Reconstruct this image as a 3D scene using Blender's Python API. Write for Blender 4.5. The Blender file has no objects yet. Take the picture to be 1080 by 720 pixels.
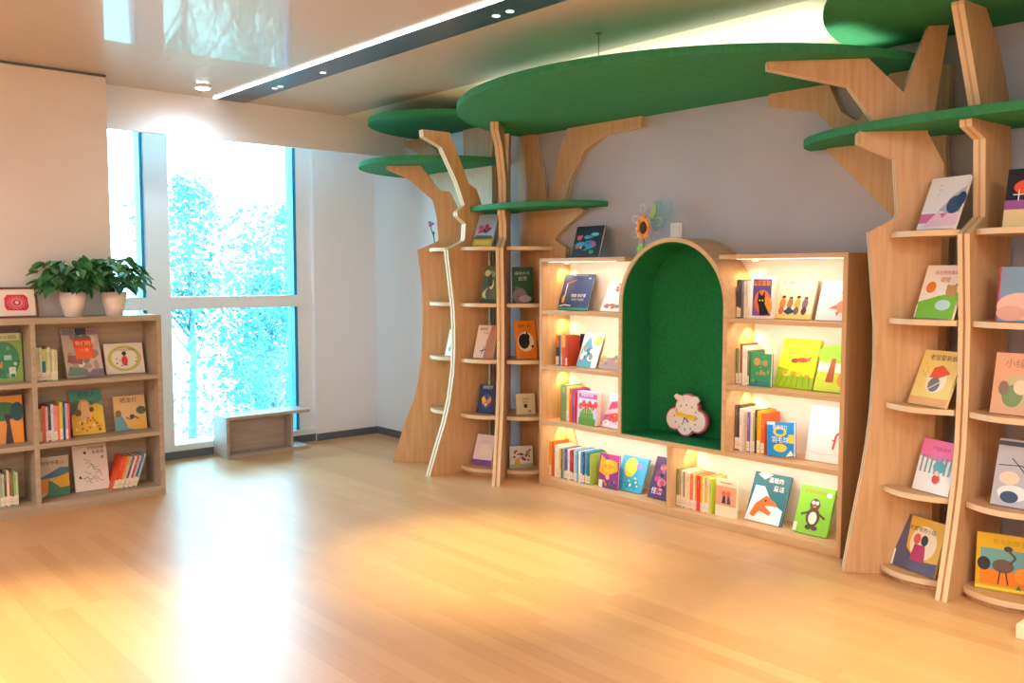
import bpy, math, random
from mathutils import Vector, Matrix
PI = math.pi
R = math.radians
S = bpy.context.scene
COL = S.collection

# ------------------------------------------------------------------ camera, sky, lights, exposure
cd = bpy.data.cameras.new('camera')
cam = bpy.data.objects.new('camera', cd)
COL.objects.link(cam)
cd.sensor_width = 36
cd.lens = 955 / 1080 * 36
cd.clip_start = 0.05
cam.location = (6.798, -4.313, 1.4)
cam.rotation_euler = (R(90 - 4.192), 0, R(48.356))
S.camera = cam
S.view_settings.view_transform = 'Standard'
S.view_settings.look = 'None'
S.view_settings.gamma = 1
S.view_settings.use_curve_mapping = False
S.view_settings.exposure = 0.53
S.cycles.use_denoising = True
S.cycles.max_bounces = 10
S.cycles.diffuse_bounces = 6
S.cycles.glossy_bounces = 4
S.cycles.transparent_max_bounces = 24
S.cycles.sample_clamp_indirect = 6
S.cycles.caustics_reflective = False
S.cycles.caustics_refractive = False

world = bpy.data.worlds.new('sky')
S.world = world
world.use_nodes = True
bg = world.node_tree.nodes['Background']
bg.inputs[0].default_value = (0.60, 0.83, 1.0, 1)
bg.inputs[1].default_value = 10.5

def area(name, loc, size, power, color, rot=(0, 0, 0), sizey=None, spread=180):
    l = bpy.data.lights.new(name, 'AREA')
    l.energy = power
    l.color = color
    l.shape = 'RECTANGLE'
    l.size = size
    l.size_y = sizey or size
    l.spread = R(spread)
    o = bpy.data.objects.new(name, l)
    o.location = loc
    o.rotation_euler = rot
    COL.objects.link(o)
    return o

def spot(name, loc, power, color, angle=60, blend=0.8, rot=(0, 0, 0), rad=0.04):
    l = bpy.data.lights.new(name, 'SPOT')
    l.energy = power
    l.color = color
    l.spot_size = R(angle)
    l.spot_blend = blend
    l.shadow_soft_size = rad
    o = bpy.data.objects.new(name, l)
    o.location = loc
    o.rotation_euler = rot
    COL.objects.link(o)
    return o

WARM = (1.0, 0.84, 0.56)
SOFT = (1.0, 0.975, 0.96)
port = area('window_portal', (-0.3, -1.4, 1.35), 2.6, 1, (1, 1, 1), (0, R(-90), 0), 2.7)
port.data.cycles.is_portal = True
# unseen fill lights added under the ceiling to brighten the room
for x, y in ((5.6, -5.8), (8.2, -5.2), (7.8, -2.4), (3.0, -5.8)):
    area('ceiling_fill_light', (x, y, 2.62), 1.2, 62, SOFT)
# downlights that make the warm pools on the floor
for x, y, e in ((3.45, -1.45, 300), (3.1, -3.5, 300), (5.3, -1.2, 190)):
    spot('downlight_beam', (x, y, 2.6), e, (1.0, 0.88, 0.42), 47, 1.0)
spot('downlight_beam', (0.86, -1.78, 2.6), 20, (0.62, 0.86, 1.0), 168, 1.0)

# ------------------------------------------------------------------ materials
MATS = {}
def hexc(h):
    h = h.lstrip('#')
    v = [int(h[i:i + 2], 16) / 255 for i in (0, 2, 4)]
    return tuple(c / 12.92 if c <= 0.04045 else ((c + 0.055) / 1.055) ** 2.4 for c in v) + (1,)

def newmat(name, col, rough=0.5, metal=0.0, spec=0.5, coat=0.0):
    m = bpy.data.materials.new(name)
    m.use_nodes = True
    b = m.node_tree.nodes['Principled BSDF']
    b.inputs['Base Color'].default_value = hexc(col) if isinstance(col, str) else col
    b.inputs['Roughness'].default_value = rough
    b.inputs['Metallic'].default_value = metal
    b.inputs['Specular IOR Level'].default_value = spec
    b.inputs['Coat Weight'].default_value = coat
    return m

def noisy(name, c1, c2, scale=8, rough=0.6, stretch=(1, 1, 1), detail=4, bump=0.0, spec=0.4, lo=0.35, hi=0.65):
    m = newmat(name, c1, rough, spec=spec)
    nt = m.node_tree
    b = nt.nodes['Principled BSDF']
    tc = nt.nodes.new('ShaderNodeTexCoord')
    mp = nt.nodes.new('ShaderNodeMapping')
    mp.inputs['Scale'].default_value = stretch
    nz = nt.nodes.new('ShaderNodeTexNoise')
    nz.inputs['Scale'].default_value = scale
    nz.inputs['Detail'].default_value = detail
    cr = nt.nodes.new('ShaderNodeValToRGB')
    cr.color_ramp.elements[0].position = lo
    cr.color_ramp.elements[1].position = hi
    cr.color_ramp.elements[0].color = hexc(c1)
    cr.color_ramp.elements[1].color = hexc(c2)
    nt.links.new(tc.outputs['Object'], mp.inputs[0])
    nt.links.new(mp.outputs[0], nz.inputs['Vector'])
    nt.links.new(nz.outputs['Fac'], cr.inputs[0])
    nt.links.new(cr.outputs[0], b.inputs['Base Color'])
    if bump:
        bp = nt.nodes.new('ShaderNodeBump')
        bp.inputs['Strength'].default_value = bump
        bp.inputs['Distance'].default_value = 0.01
        nt.links.new(nz.outputs['Fac'], bp.inputs['Height'])
        nt.links.new(bp.outputs[0], b.inputs['Normal'])
    return m

def paint(h):
    if h not in MATS:
        MATS[h] = newmat('print_' + h, h, 0.42, spec=0.35)
    return MATS[h]

OAK = noisy('oak_laminate', 'C69C6C', 'D2AB7D', 3, 0.45, (14, 14, 1.2), 5)
OAKH = noisy('oak_laminate_shelf', 'CAA273', 'D6B083', 3, 0.45, (1.2, 14, 14), 5)
OAKE = newmat('ply_edge', 'E2C8A0', 0.5)
SOFFIT = newmat('cream_soffit_paint', 'F1EDD3', 0.7)
OAKL = noisy('oak_laminate_shade_tint', 'A8977F', 'B5A58E', 3, 0.5, (14, 1.2, 14), 5)  # oak greyed and darkened, backlit shade put into the colour
BENCH = noisy('pale_oak_laminate', 'AC9C92', 'BAABA0', 3, 0.45, (14, 1.2, 14), 5)
WHITE = newmat('white_paint', 'ECEDF0', 0.6)
PILLAR = noisy('warm_white_paint', 'E0DBD8', 'E5E0DD', 2, 0.8)
MAUVE = noisy('grey_mauve_paint', 'B2B0B7', 'B8B6BC', 1.5, 0.85)
FELT = noisy('green_felt', '1F7442', '247D49', 60, 0.95, bump=0.1, spec=0.1)
FELTL = noisy('bright_green_panel', '36855A', '3E9163', 25, 0.85, spec=0.25, stretch=(1, 3, 1))
BASEB = newmat('grey_baseboard', '5D646B', 0.5)
DARK = newmat('dark_bluegrey_metal', '46617E', 0.3, 0.2)
STEEL = newmat('brushed_steel', 'B8B8B8', 0.3, 1.0)
PAGES = noisy('paper_pages', 'F2EBDD', 'E6DCC8', 40, 0.8, (1, 1, 8))
BACKP = newmat('cream_back_panel', 'F3E6D2', 0.6)
CYANEDGE = newmat('blue_anodised_edge', '2A8FB8', 0.4, 0.2)
CER = newmat('white_ceramic', 'F0E4DA', 0.25, coat=0.4)
LEAFM = noisy('pothos_leaf', '2C6B3C', '55A060', 9, 0.4, spec=0.5)
STEM = newmat('green_stem', '4A8A45', 0.6)
SOIL = newmat('dark_soil', '3B2C22', 0.95)
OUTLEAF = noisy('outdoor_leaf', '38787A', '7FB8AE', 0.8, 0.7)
BARK = newmat('grey_bark', '6E7F88', 0.9)
SOFFIT = newmat('cream_soffit_paint', 'F1EDD3', 0.7)

def emit(name, col, strength):
    m = bpy.data.materials.new(name)
    m.use_nodes = True
    nt = m.node_tree
    nt.nodes.clear()
    e = nt.nodes.new('ShaderNodeEmission')
    e.inputs[0].default_value = (*col, 1)
    e.inputs[1].default_value = strength
    o = nt.nodes.new('ShaderNodeOutputMaterial')
    nt.links.new(e.outputs[0], o.inputs[0])
    return m
LEDW = emit('warm_led', (1.0, 0.86, 0.66), 5)
LEDC = emit('cool_led', (0.9, 0.97, 1.0), 2.5)
LEDS = emit('small_spot_face', (0.9, 0.97, 1.0), 1.2)
LAMP = emit('lamp_face', (0.92, 0.97, 1.0), 40)

def glassmat():
    m = bpy.data.materials.new('window_glass')
    m.use_nodes = True
    nt = m.node_tree
    nt.nodes.clear()
    t = nt.nodes.new('ShaderNodeBsdfTransparent')
    t.inputs[0].default_value = (0.80, 0.97, 1.0, 1)
    g = nt.nodes.new('ShaderNodeBsdfGlossy')
    g.inputs['Roughness'].default_value = 0.02
    fr = nt.nodes.new('ShaderNodeFresnel')
    fr.inputs[0].default_value = 1.3
    mx = nt.nodes.new('ShaderNodeMixShader')
    o = nt.nodes.new('ShaderNodeOutputMaterial')
    nt.links.new(fr.outputs[0], mx.inputs[0])
    nt.links.new(t.outputs[0], mx.inputs[1])
    nt.links.new(g.outputs[0], mx.inputs[2])
    nt.links.new(mx.outputs[0], o.inputs[0])
    return m
GLASS = glassmat()

def floormat():
    m = newmat('oak_floor_planks', 'D9A872', 0.3, spec=0.75)
    nt = m.node_tree
    b = nt.nodes['Principled BSDF']
    tc = nt.nodes.new('ShaderNodeTexCoord')
    br = nt.nodes.new('ShaderNodeTexBrick')
    br.inputs['Scale'].default_value = 1
    br.inputs['Brick Width'].default_value = 1.05
    br.inputs['Row Height'].default_value = 0.075
    br.inputs['Mortar Size'].default_value = 0.0008
    br.inputs['Mortar'].default_value = hexc('B8966E')
    br.inputs['Color1'].default_value = hexc('D09C6A')
    br.inputs['Color2'].default_value = hexc('DBAB78')
    br.offset = 0.37
    mp = nt.nodes.new('ShaderNodeMapping')
    mp.inputs['Scale'].default_value = (0.5, 22, 1)
    nz = nt.nodes.new('ShaderNodeTexNoise')
    nz.inputs['Scale'].default_value = 3
    nz.inputs['Detail'].default_value = 6
    mx = nt.nodes.new('ShaderNodeMix')
    mx.data_type = 'RGBA'
    mx.blend_type = 'MULTIPLY'
    mx.inputs[0].default_value = 0.16
    cr = nt.nodes.new('ShaderNodeValToRGB')
    cr.color_ramp.elements[0].position = 0.3
    cr.color_ramp.elements[1].position = 0.7
    cr.color_ramp.elements[0].color = hexc('C9A98C')
    cr.color_ramp.elements[1].color = (1, 1, 1, 1)
    L = nt.links.new
    L(tc.outputs['Object'], br.inputs['Vector'])
    L(tc.outputs['Object'], mp.inputs[0])
    L(mp.outputs[0], nz.inputs['Vector'])
    L(nz.outputs['Fac'], cr.inputs[0])
    L(br.outputs['Color'], mx.inputs[6])
    L(cr.outputs[0], mx.inputs[7])
    L(mx.outputs[2], b.inputs['Base Color'])
    rr = nt.nodes.new('ShaderNodeMapRange')
    rr.inputs[3].default_value = 0.27
    rr.inputs[4].default_value = 0.42
    L(nz.outputs['Fac'], rr.inputs[0])
    L(rr.outputs[0], b.inputs['Roughness'])
    return m
FLOORM = floormat()
CEILM = newmat('glossy_stretch_ceiling', 'CCBFB4', 0.4, spec=0.15, coat=0.4)
CEILM.node_tree.nodes['Principled BSDF'].inputs['Coat Roughness'].default_value = 0.04
CEILM.node_tree.nodes['Principled BSDF'].inputs['Coat IOR'].default_value = 1.45

# ------------------------------------------------------------------ mesh helpers
class MB:
    """collects faces with material slots and links them as one mesh object"""
    def __init__(s):
        s.v = []; s.f = []; s.m = []; s.mats = []; s.smooth = []
    def mi(s, mat):
        if mat not in s.mats:
            s.mats.append(mat)
        return s.mats.index(mat)
    def face(s, pts, mat, smooth=False):
        n = len(s.v)
        s.v += [tuple(p) for p in pts]
        s.f.append(tuple(range(n, n + len(pts))))
        s.m.append(s.mi(mat)); s.smooth.append(smooth)
    def box(s, a, b, mat, front=None):
        x0, y0, z0 = a; x1, y1, z1 = b
        n = len(s.v)
        s.v += [(x0, y0, z0), (x1, y0, z0), (x1, y1, z0), (x0, y1, z0), (x0, y0, z1), (x1, y0, z1), (x1, y1, z1), (x0, y1, z1)]
        fs = [(0, 3, 2, 1), (4, 5, 6, 7), (0, 1, 5, 4), (1, 2, 6, 5), (2, 3, 7, 6), (3, 0, 4, 7)]
        for k, f in enumerate(fs):
            s.f.append(tuple(n + i for i in f)); s.m.append(s.mi(front if (front and k == 2) else mat)); s.smooth.append(False)
        return s
    def prism(s, poly, fn, t0, t1, mat, edge=None):
        """poly: 2d outline; fn(u, v, t) gives a 3d point"""
        n = len(s.v); k = len(poly)
        s.v += [tuple(fn(u, v, t0)) for u, v in poly] + [tuple(fn(u, v, t1)) for u, v in poly]
        s.f.append(tuple(range(n + k - 1, n - 1, -1))); s.m.append(s.mi(mat)); s.smooth.append(False)
        s.f.append(tuple(range(n + k, n + 2 * k))); s.m.append(s.mi(mat)); s.smooth.append(False)
        for i in range(k):
            j = (i + 1) % k
            s.f.append((n + i, n + j, n + k + j, n + k + i)); s.m.append(s.mi(edge or mat)); s.smooth.append(False)
        return s
    def tube(s, pts, rad, mat, seg=6):
        pts = [Vector(p) for p in pts]
        rings = []
        for i, p in enumerate(pts):
            d = (pts[min(i + 1, len(pts) - 1)] - pts[max(i - 1, 0)])
            d = d.normalized() if d.length > 1e-9 else Vector((0, 0, 1))
            a = d.cross(Vector((0, 0, 1)) if abs(d.z) < 0.9 else Vector((1, 0, 0))).normalized()
            b = d.cross(a)
            r = rad[i] if isinstance(rad, (list, tuple)) else rad
            n = len(s.v)
            s.v += [tuple(p + (a * math.cos(2 * PI * k / seg) + b * math.sin(2 * PI * k / seg)) * r) for k in range(seg)]
            rings.append(n)
        for i in range(len(rings) - 1):
            for k in range(seg):
                s.f.append((rings[i] + k, rings[i] + (k + 1) % seg, rings[i + 1] + (k + 1) % seg, rings[i + 1] + k))
                s.m.append(s.mi(mat)); s.smooth.append(True)
        for n, rev in ((rings[0], True), (rings[-1], False)):
            f = list(range(n, n + seg))
            s.f.append(tuple(f[::-1] if rev else f)); s.m.append(s.mi(mat)); s.smooth.append(False)
        return s
    def lathe(s, prof, mat, seg=28, c=(0, 0)):
        rings = []
        for r, z in prof:
            n = len(s.v)
            s.v += [(c[0] + r * math.cos(2 * PI * k / seg), c[1] + r * math.sin(2 * PI * k / seg), z) for k in range(seg)]
            rings.append(n)
        for i in range(len(rings) - 1):
            for k in range(seg):
                s.f.append((rings[i] + k, rings[i] + (k + 1) % seg, rings[i + 1] + (k + 1) % seg, rings[i + 1] + k))
                s.m.append(s.mi(mat)); s.smooth.append(True)
        for n in (rings[0], rings[-1]):
            s.f.append(tuple(range(n, n + seg))); s.m.append(s.mi(mat)); s.smooth.append(False)
        return s
    def ball(s, c, r, mat, seg=12, rings=8):
        rx, ry, rz = r if isinstance(r, tuple) else (r, r, r)
        pr = []
        for i in range(rings + 1):
            a = -PI / 2 + PI * i / rings
            n = len(s.v)
            q = max(math.cos(a), 0.02)
            s.v += [(c[0] + rx * q * math.cos(2 * PI * k / seg), c[1] + ry * q * math.sin(2 * PI * k / seg), c[2] + rz * math.sin(a)) for k in range(seg)]
            pr.append(n)
        for i in range(rings):
            for k in range(seg):
                s.f.append((pr[i] + k, pr[i] + (k + 1) % seg, pr[i + 1] + (k + 1) % seg, pr[i + 1] + k))
                s.m.append(s.mi(mat)); s.smooth.append(True)
        return s
    def build(s, name, parent=None, loc=None, rot=None, bevel=0, xf=None):
        me = bpy.data.meshes.new(name)
        vs = [tuple(xf @ Vector(v)) for v in s.v] if xf else s.v
        me.from_pydata(vs, [], s.f)
        for m in s.mats:
            me.materials.append(m)
        me.polygons.foreach_set('material_index', s.m)
        me.polygons.foreach_set('use_smooth', s.smooth)
        me.update()
        o = bpy.data.objects.new(name, me)
        COL.objects.link(o)
        if parent:
            o.parent = parent
        if loc:
            o.location = loc
        if rot:
            o.rotation_euler = rot
        if bevel:
            b = o.modifiers.new('bevel', 'BEVEL')
            b.width = bevel; b.segments = 2; b.limit_method = 'ANGLE'; b.angle_limit = R(40)
        return o

def tag(o, label=None, cat=None, group=None, kind=None):
    if label: o['label'] = label
    if cat: o['category'] = cat
    if group: o['group'] = group
    if kind: o['kind'] = kind
    return o

def empty(name, loc, rz=0):
    o = bpy.data.objects.new(name, None)
    o.empty_display_size = 0.1
    o.location = loc
    o.rotation_euler = (0, 0, rz)
    COL.objects.link(o)
    return o

def struct(name, boxes, mat, label=None, bevel=0, parent=None):
    b = MB()
    for a, c in boxes:
        b.box(a, c, mat)
    o = b.build(name, parent, bevel=bevel)
    if not parent:
        o['kind'] = 'structure'
    if label: o['label'] = label
    return o

# ------------------------------------------------------------------ setting
RX, RY = 9.6, -8.2       # far corner of the room behind the camera
W = 0.1                  # face of the main wall
struct('floor', [((-0.1, RY, -0.1), (RX, W + 0.1, 0))], FLOORM, 'honey oak plank floor')
struct('ceiling', [((0.5, RY, 2.65), (RX, -0.49, 2.75))], CEILM, 'glossy tan stretch ceiling')
_m = MB().prism([(-0.49, 2.65), (W, 2.548), (W, 2.75), (-0.49, 2.75)], lambda u, v, t: (t, u, v), 0.5, RX, SOFFIT)
tag(_m.build('trim_1'), 'cream sloping soffit band along the main wall', kind='structure')
struct('wall_back', [((1.5, W, 0), (RX, W + 0.12, 2.75))], MAUVE, 'grey mauve painted wall')
struct('wall_back_daylit', [((-0.2, W, 0), (1.5, W + 0.12, 2.75))], newmat('daylight_wall_tint', 'DBE6F0', 0.7), 'wall between the window and the tree bookcase, daylight painted in')  # part of the mauve wall, window daylight painted in as pale blue-white
struct('wall_right', [((RX, RY, 0), (RX + 0.1, W, 2.75))], PILLAR)
struct('wall_front', [((0, RY - 0.1, 0), (RX, RY, 2.75))], PILLAR)
struct('wall_left', [((-0.2, RY, 0), (0.785, -2.375, 2.75))], PILLAR, 'warm white wall block behind the low bookcase')
struct('wall_pier', [((-0.2, -0.505, 0), (0.03, W, 2.75))], WHITE, 'white wall pier right of the window')
struct('trim_2', [((0.47, -2.375, 2.365), (0.511, W, 2.75))], WHITE, 'white fascia above the window')
struct('trim_3', [((-0.2, -2.375, 2.7), (0.47, W, 2.78))], WHITE, 'blind pocket ceiling')
struct('trim_4', [((0.785, RY, 2.635), (0.79, -2.375, 2.65))], BASEB, 'dark shadow line at the ceiling')
struct('baseboard_left', [((0.0, -2.375, 0), (0.012, -0.505, 0.06)), ((0.03, -0.505, 0), (0.042, W, 0.06))], BASEB, 'dark grey baseboard')
struct('baseboard_back', [((0.03, W - 0.012, 0), (RX, W, 0.06))], BASEB, 'dark grey baseboard')

def window():
    w = empty('window_1', (0, -1.4, 0.06))
    w['kind'] = 'structure'; w['label'] = 'tall floor-to-ceiling window with white mullions'
    def p(name, boxes, mat, lab=None):
        b = MB()
        for a, c in boxes:
            b.box((a[0], a[1] + 1.4, a[2] - 0.06), (c[0], c[1] + 1.4, c[2] - 0.06), mat)
        o = b.build(name, w)
        if lab: o['label'] = lab
        return o
    p('window_frame', [((-0.2, -2.375, 0), (0.0, -0.505, 0.105))], WHITE)
    p('mullion', [((-0.16, -1.875, 0.105), (0.0, -1.70, 2.75))], WHITE)
    p('mullion', [((-0.2, -0.635, 0.105), (-0.02, -0.505, 2.75))], WHITE)
    p('transom', [((-0.16, -1.70, 1.14), (0.0, -0.505, 1.235))], WHITE)
    p('transom', [((-0.16, -2.375, 1.14), (0.0, -1.875, 1.235))], WHITE)
    p('dark_gasket', [((-0.15, -0.662, 0.105), (-0.03, -0.635, 1.14))], CYANEDGE, 'blue edge strip')
    p('dark_gasket', [((-0.15, -0.662, 1.235), (-0.03, -0.635, 2.7))], CYANEDGE, 'blue edge strip')
    p('dark_gasket', [((-0.15, -1.897, 1.235), (-0.03, -1.875, 2.7))], CYANEDGE, 'blue edge strip')
    p('dark_gasket', [((-0.15, -1.897, 0.105), (-0.03, -1.875, 1.14))], CYANEDGE, 'blue edge strip')
    for y0, y1 in ((-2.375, -1.897), (-1.70, -0.662)):
        for z0, z1 in ((0.105, 1.14), (1.235, 2.7)):
            p('glass_pane', [((-0.09, y0, z0), (-0.084, y1, z1))], GLASS)
window()

# ------------------------------------------------------------------ outside
b = MB()
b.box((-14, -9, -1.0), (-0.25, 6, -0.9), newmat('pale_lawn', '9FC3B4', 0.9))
tag(b.build('garden_ground'), kind='structure')

def tree(name, loc, n, rx, ry, rz, zc, label, seed, leaf=0.11, branches=9):
    rnd = random.Random(seed)
    t = tag(empty(name, loc), label, 'tree', 'trees and shrubs outside the window')
    f = MB()
    for i in range(n):
        a = rnd.uniform(0, 2 * PI); q = rnd.random() ** 0.45; zz = rnd.uniform(-1, 1)
        k = math.sqrt(max(0, 1 - zz * zz)) * (0.75 + 0.35 * math.sin(a * 3 + zz * 5 + seed))
        c = Vector((rx * q * k * math.cos(a), ry * q * k * math.sin(a), zc + rz * zz * (0.55 + 0.45 * q)))
        d = Vector((rnd.uniform(-1, 1), rnd.uniform(-1, 1), rnd.uniform(-0.8, 0.5))).normalized()
        s = d.cross(Vector((rnd.uniform(-1, 1), rnd.uniform(-1, 1), rnd.uniform(-1, 1)))).normalized()
        L = leaf * rnd.uniform(0.6, 1.4)
        nn = d.cross(s) * L * 0.12
        f.face([c, c + d * L * 0.4 + s * L * 0.22 + nn, c + d * L, c + d * L * 0.4 - s * L * 0.22 + nn], OUTLEAF)
    f.build('foliage', t)
    k = MB()
    k.tube([(0, 0, 0), (0.04, 0.03, zc * 0.5), (0, 0.0, zc + rz * 0.5)], [0.06, 0.045, 0.02], BARK)
    for i in range(branches):
        a = rnd.uniform(0, 2 * PI); z0 = rnd.uniform(0.2, 0.8) * zc
        e = Vector((rx * 0.75 * math.cos(a), ry * 0.75 * math.sin(a), min(zc + rz * 0.8, z0 + rnd.uniform(0.6, 1.6))))
        m = Vector((e.x * 0.45, e.y * 0.45, (z0 + e.z) / 2 - 0.1))
        k.tube([(0, 0, z0), m, e], [0.022, 0.014, 0.005], BARK, 5)
    k.build('trunk', t)
tree('garden_shrub', (-2.2, 0.2, -0.9), 3600, 0.8, 1.2, 0.95, 1.1, 'bushy shrub filling the lower window pane', 1, 0.075)
tree('garden_shrub', (-3.2, -1.75, -0.9), 3200, 0.8, 1.0, 1.0, 1.2, 'leafy shrub behind the window mullion by the bench', 2, 0.075)
tree('garden_tree', (-6.6, 2.7, -0.9), 2600, 1.1, 1.2, 1.0, 2.5, 'taller garden tree rising at the right of the window', 3, 0.11)
tree('garden_tree', (-5.6, 0.7, -0.9), 2600, 0.9, 0.9, 1.1, 2.6, 'slender garden tree in the middle of the big pane', 4, 0.1)
tree('garden_tree', (-5.0, -2.2, -0.9), 2200, 0.9, 0.8, 1.3, 2.5, 'garden tree seen through the narrow left pane', 5, 0.1)
tree('garden_shrub', (-4.4, 2.6, -0.9), 3000, 0.9, 1.0, 1.0, 1.3, 'low spreading shrub beyond the bench', 6, 0.08)
tree('garden_shrub', (-3.9, 0.9, -0.9), 3400, 0.8, 0.9, 1.0, 1.6, 'twiggy shrub at the centre of the garden', 7, 0.08)

# ------------------------------------------------------------------ ceiling fittings
t = tag(empty('linear_ceiling_light', (0.55, -1.45, 2.65)), 'long dark linear ceiling light with one bright edge', 'ceiling light')
MB().box((0, -0.105, -0.012), (8.2, 0.11, 0.0), DARK).build('housing', t)
MB().box((0, -0.125, -0.012), (8.2, -0.105, 0.0), LEDC).build('light_strip', t)
for x in (0.62, 0.7, 1.25, 2.88, 2.98):
    MB().lathe([(0.02, 0.0), (0.02, -0.003), (0.012, -0.004)], LEDS, 14).build('spot_lamp', t, loc=(x, 0.03, -0.012))
t = tag(empty('downlight', (0.86, -1.78, 2.65)), 'glaring round downlight near the window fascia', 'ceiling light')
MB().lathe([(0.06, 0.0), (0.06, -0.012), (0.045, -0.014)], WHITE, 24).build('trim_ring', t)
MB().lathe([(0.044, -0.0142), (0.04, -0.019)], LAMP, 24).build('lamp', t)
t = tag(empty('suspension_cable', (3.51, -0.787, 2.42)), 'thin steel cable hanging the big green canopy from the ceiling', 'cable')
MB().tube([(0, 0, 0), (0, 0, 0.222)], 0.0025, STEEL).build('wire', t)
MB().lathe([(0.012, 0.222), (0.018, 0.23)], STEEL, 12).build('ceiling_anchor', t)

# ------------------------------------------------------------------ green canopies, tree bookcases
def ellipse_poly(cx, a, bb, ywall=W - 0.004, n=40):
    pts = []
    for i in range(n + 1):
        th = PI + PI * i / n
        pts.append((cx + a * math.cos(th), ywall + bb * math.sin(th)))
    return pts
def canopy(name, cx, a, bb, z0, z1, parent, off=(0, 0, 0)):
    m = MB()
    m.prism([(x - off[0], y - off[1]) for x, y in ellipse_poly(cx, a, bb)], lambda u, v, t: (u, v, t - off[2]), z0, z1, FELTL)
    return m.build(name, parent, bevel=0.004)
big = tag(canopy('canopy_panel', 3.41, 1.46, 1.31, 2.38, 2.42, None), 'largest green half-oval canopy panel spanning both tree bookcases', 'canopy')
area('soffit_fill_light', (3.45, -0.25, 2.428), 2.5, 5.5, (1.0, 0.98, 0.80), (R(180), 0, 0), 0.42, 120)  # unseen area light added above the canopy to brighten the soffit, no fitting

def rad_fn(c, ang):
    ca, sa = math.cos(R(ang)), math.sin(R(ang))
    return lambda r, z, t: (r * ca - t * sa, r * sa + t * ca, z)
T = 0.052
def fin(parent, ang, prof, rin):
    """one radial side panel: two plies with a recessed core, outline in (radius, height)"""
    fn = rad_fn(None, ang)
    poly = prof + rin
    m = MB()
    m.prism(poly, fn, -T / 2, -T / 2 + 0.021, OAK, OAKE)
    m.prism(poly, fn, T / 2 - 0.021, T / 2, OAK, OAKE)
    core = [(max(r - (0.008 if z < 1.62 else 0.0), 0.03), z) for r, z in prof] + rin
    m.prism(core, fn, -T / 2 + 0.021, T / 2 - 0.021, OAK)
    return m.build('side_panel', parent)
def board_fin(parent, poly, x0, y0):
    m = MB()
    for a, b2, g in ((y0, y0 + 0.018, 0), (y0 + 0.026, y0 + 0.044, 0)):
        m.prism([(x - x0, z) for x, z in poly], lambda u, v, t: (u, t, v), a, b2, OAK, OAKE)
    return m.build('side_panel', parent)
SZ = (0.05, 0.425, 0.815, 1.205, 1.595)
def sector_shelf(parent, a0, a1, r0, r1, z, th, cy, rin=0.05, bulge=0.03, n=14):
    pts = []
    for i in range(n + 1):
        k = i / n
        a = a0 + (a1 - a0) * k
        r = r0 + (r1 - r0) * k + bulge * math.sin(PI * k)
        x, y = r * math.cos(R(a)), min(r * math.sin(R(a)), W - 0.004 - cy)
        pts.append((x, y))
    for a in (a1, a0):
        x, y = rin * math.cos(R(a)), rin * math.sin(R(a))
        pts.append((x, min(y, W - 0.02 - cy)))
    m = MB()
    m.prism(pts, lambda u, v, t: (u, v, t), z - 0.025, z, OAKH, OAKE)
    o = m.build('shelf', parent)
    if z < 0.1:
        k = MB()
        k.prism([(x * 0.94, y * 0.94) for x, y in pts], lambda u, v, t: (u, v, t), 0, z - 0.025, OAK)
        k.build('plinth', parent)
    return o

c1 = (1.8, 0.12)
t1 = tag(empty('tree_bookcase', (c1[0], c1[1], 0)), 'tree-shaped oak bookcase with green canopies standing near the window', 'bookcase', 'tree-shaped bookcases')
profA = [(0.89, 0), (0.80, 0.285), (0.723, 0.478), (0.69, 0.62), (0.668, 0.80), (0.654, 1.0), (0.652, 1.16), (0.662, 1.34), (0.691, 1.585), (0.547, 1.645), (0.532, 1.658), (0.546, 1.83), (0.573, 1.943), (0.749, 2.10), (0.918, 2.175), (0.918, 2.20), (0.66, 2.20), (0.53, 2.023), (0.449, 2.008), (0.41, 1.93)]
fin(t1, -136.3, profA, [(0.36, 1.80), (0.36, 0)])
profB = [(0.73, 0), (0.66, 0.20), (0.60, 0.36), (0.555, 0.52), (0.522, 0.72), (0.512, 0.90), (0.512, 1.06), (0.518, 1.18), (0.571, 1.578), (0.435, 1.640), (0.427, 1.655), (0.419, 1.76), (0.487, 1.81), (0.491, 1.84), (0.426, 1.89), (0.489, 2.047), (0.617, 2.274), (0.761, 2.333), (0.765, 2.38), (0.55, 2.38), (0.387, 2.036), (0.328, 2.01), (0.285, 1.91)]
fin(t1, -94.2, profB, [(0.22, 1.70), (0.22, 0)])
profC = [(0.76, 0), (0.69, 0.20), (0.625, 0.36), (0.575, 0.52), (0.54, 0.72), (0.53, 0.90), (0.53, 1.06), (0.536, 1.18), (0.58, 1.583), (0.445, 1.645), (0.43, 1.66), (0.43, 1.76), (0.50, 1.81), (0.50, 1.84), (0.43, 1.89), (0.46, 2.05), (0.62, 2.25), (0.80, 2.33), (0.80, 2.38), (0.56, 2.38), (0.37, 2.10), (0.33, 2.10), (0.30, 2.38), (0.16, 2.38), (0.2, 2.1)]
fin(t1, -49.2, profC, [(0.2, 1.70), (0.2, 0)])
D = [(2.62, 0), (2.56, 0.2), (2.5, 0.36), (2.44, 0.52), (2.40, 0.8), (2.39, 1.1), (2.44, 1.585), (2.33, 1.64), (2.36, 1.68), (2.49, 1.76), (2.61, 1.83), (2.42, 1.89), (2.46, 2.04), (2.60, 2.22), (2.77, 2.30), (3.09, 2.31), (3.09, 2.379), (2.45, 2.379), (2.38, 2.26), (2.33, 2.06), (2.25, 1.91), (2.11, 2.379), (1.96, 2.379), (1.95, 1.9), (1.98, 1.6), (1.98, 0)]
board_fin(t1, D, c1[0], 0.05 - c1[1])
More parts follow.
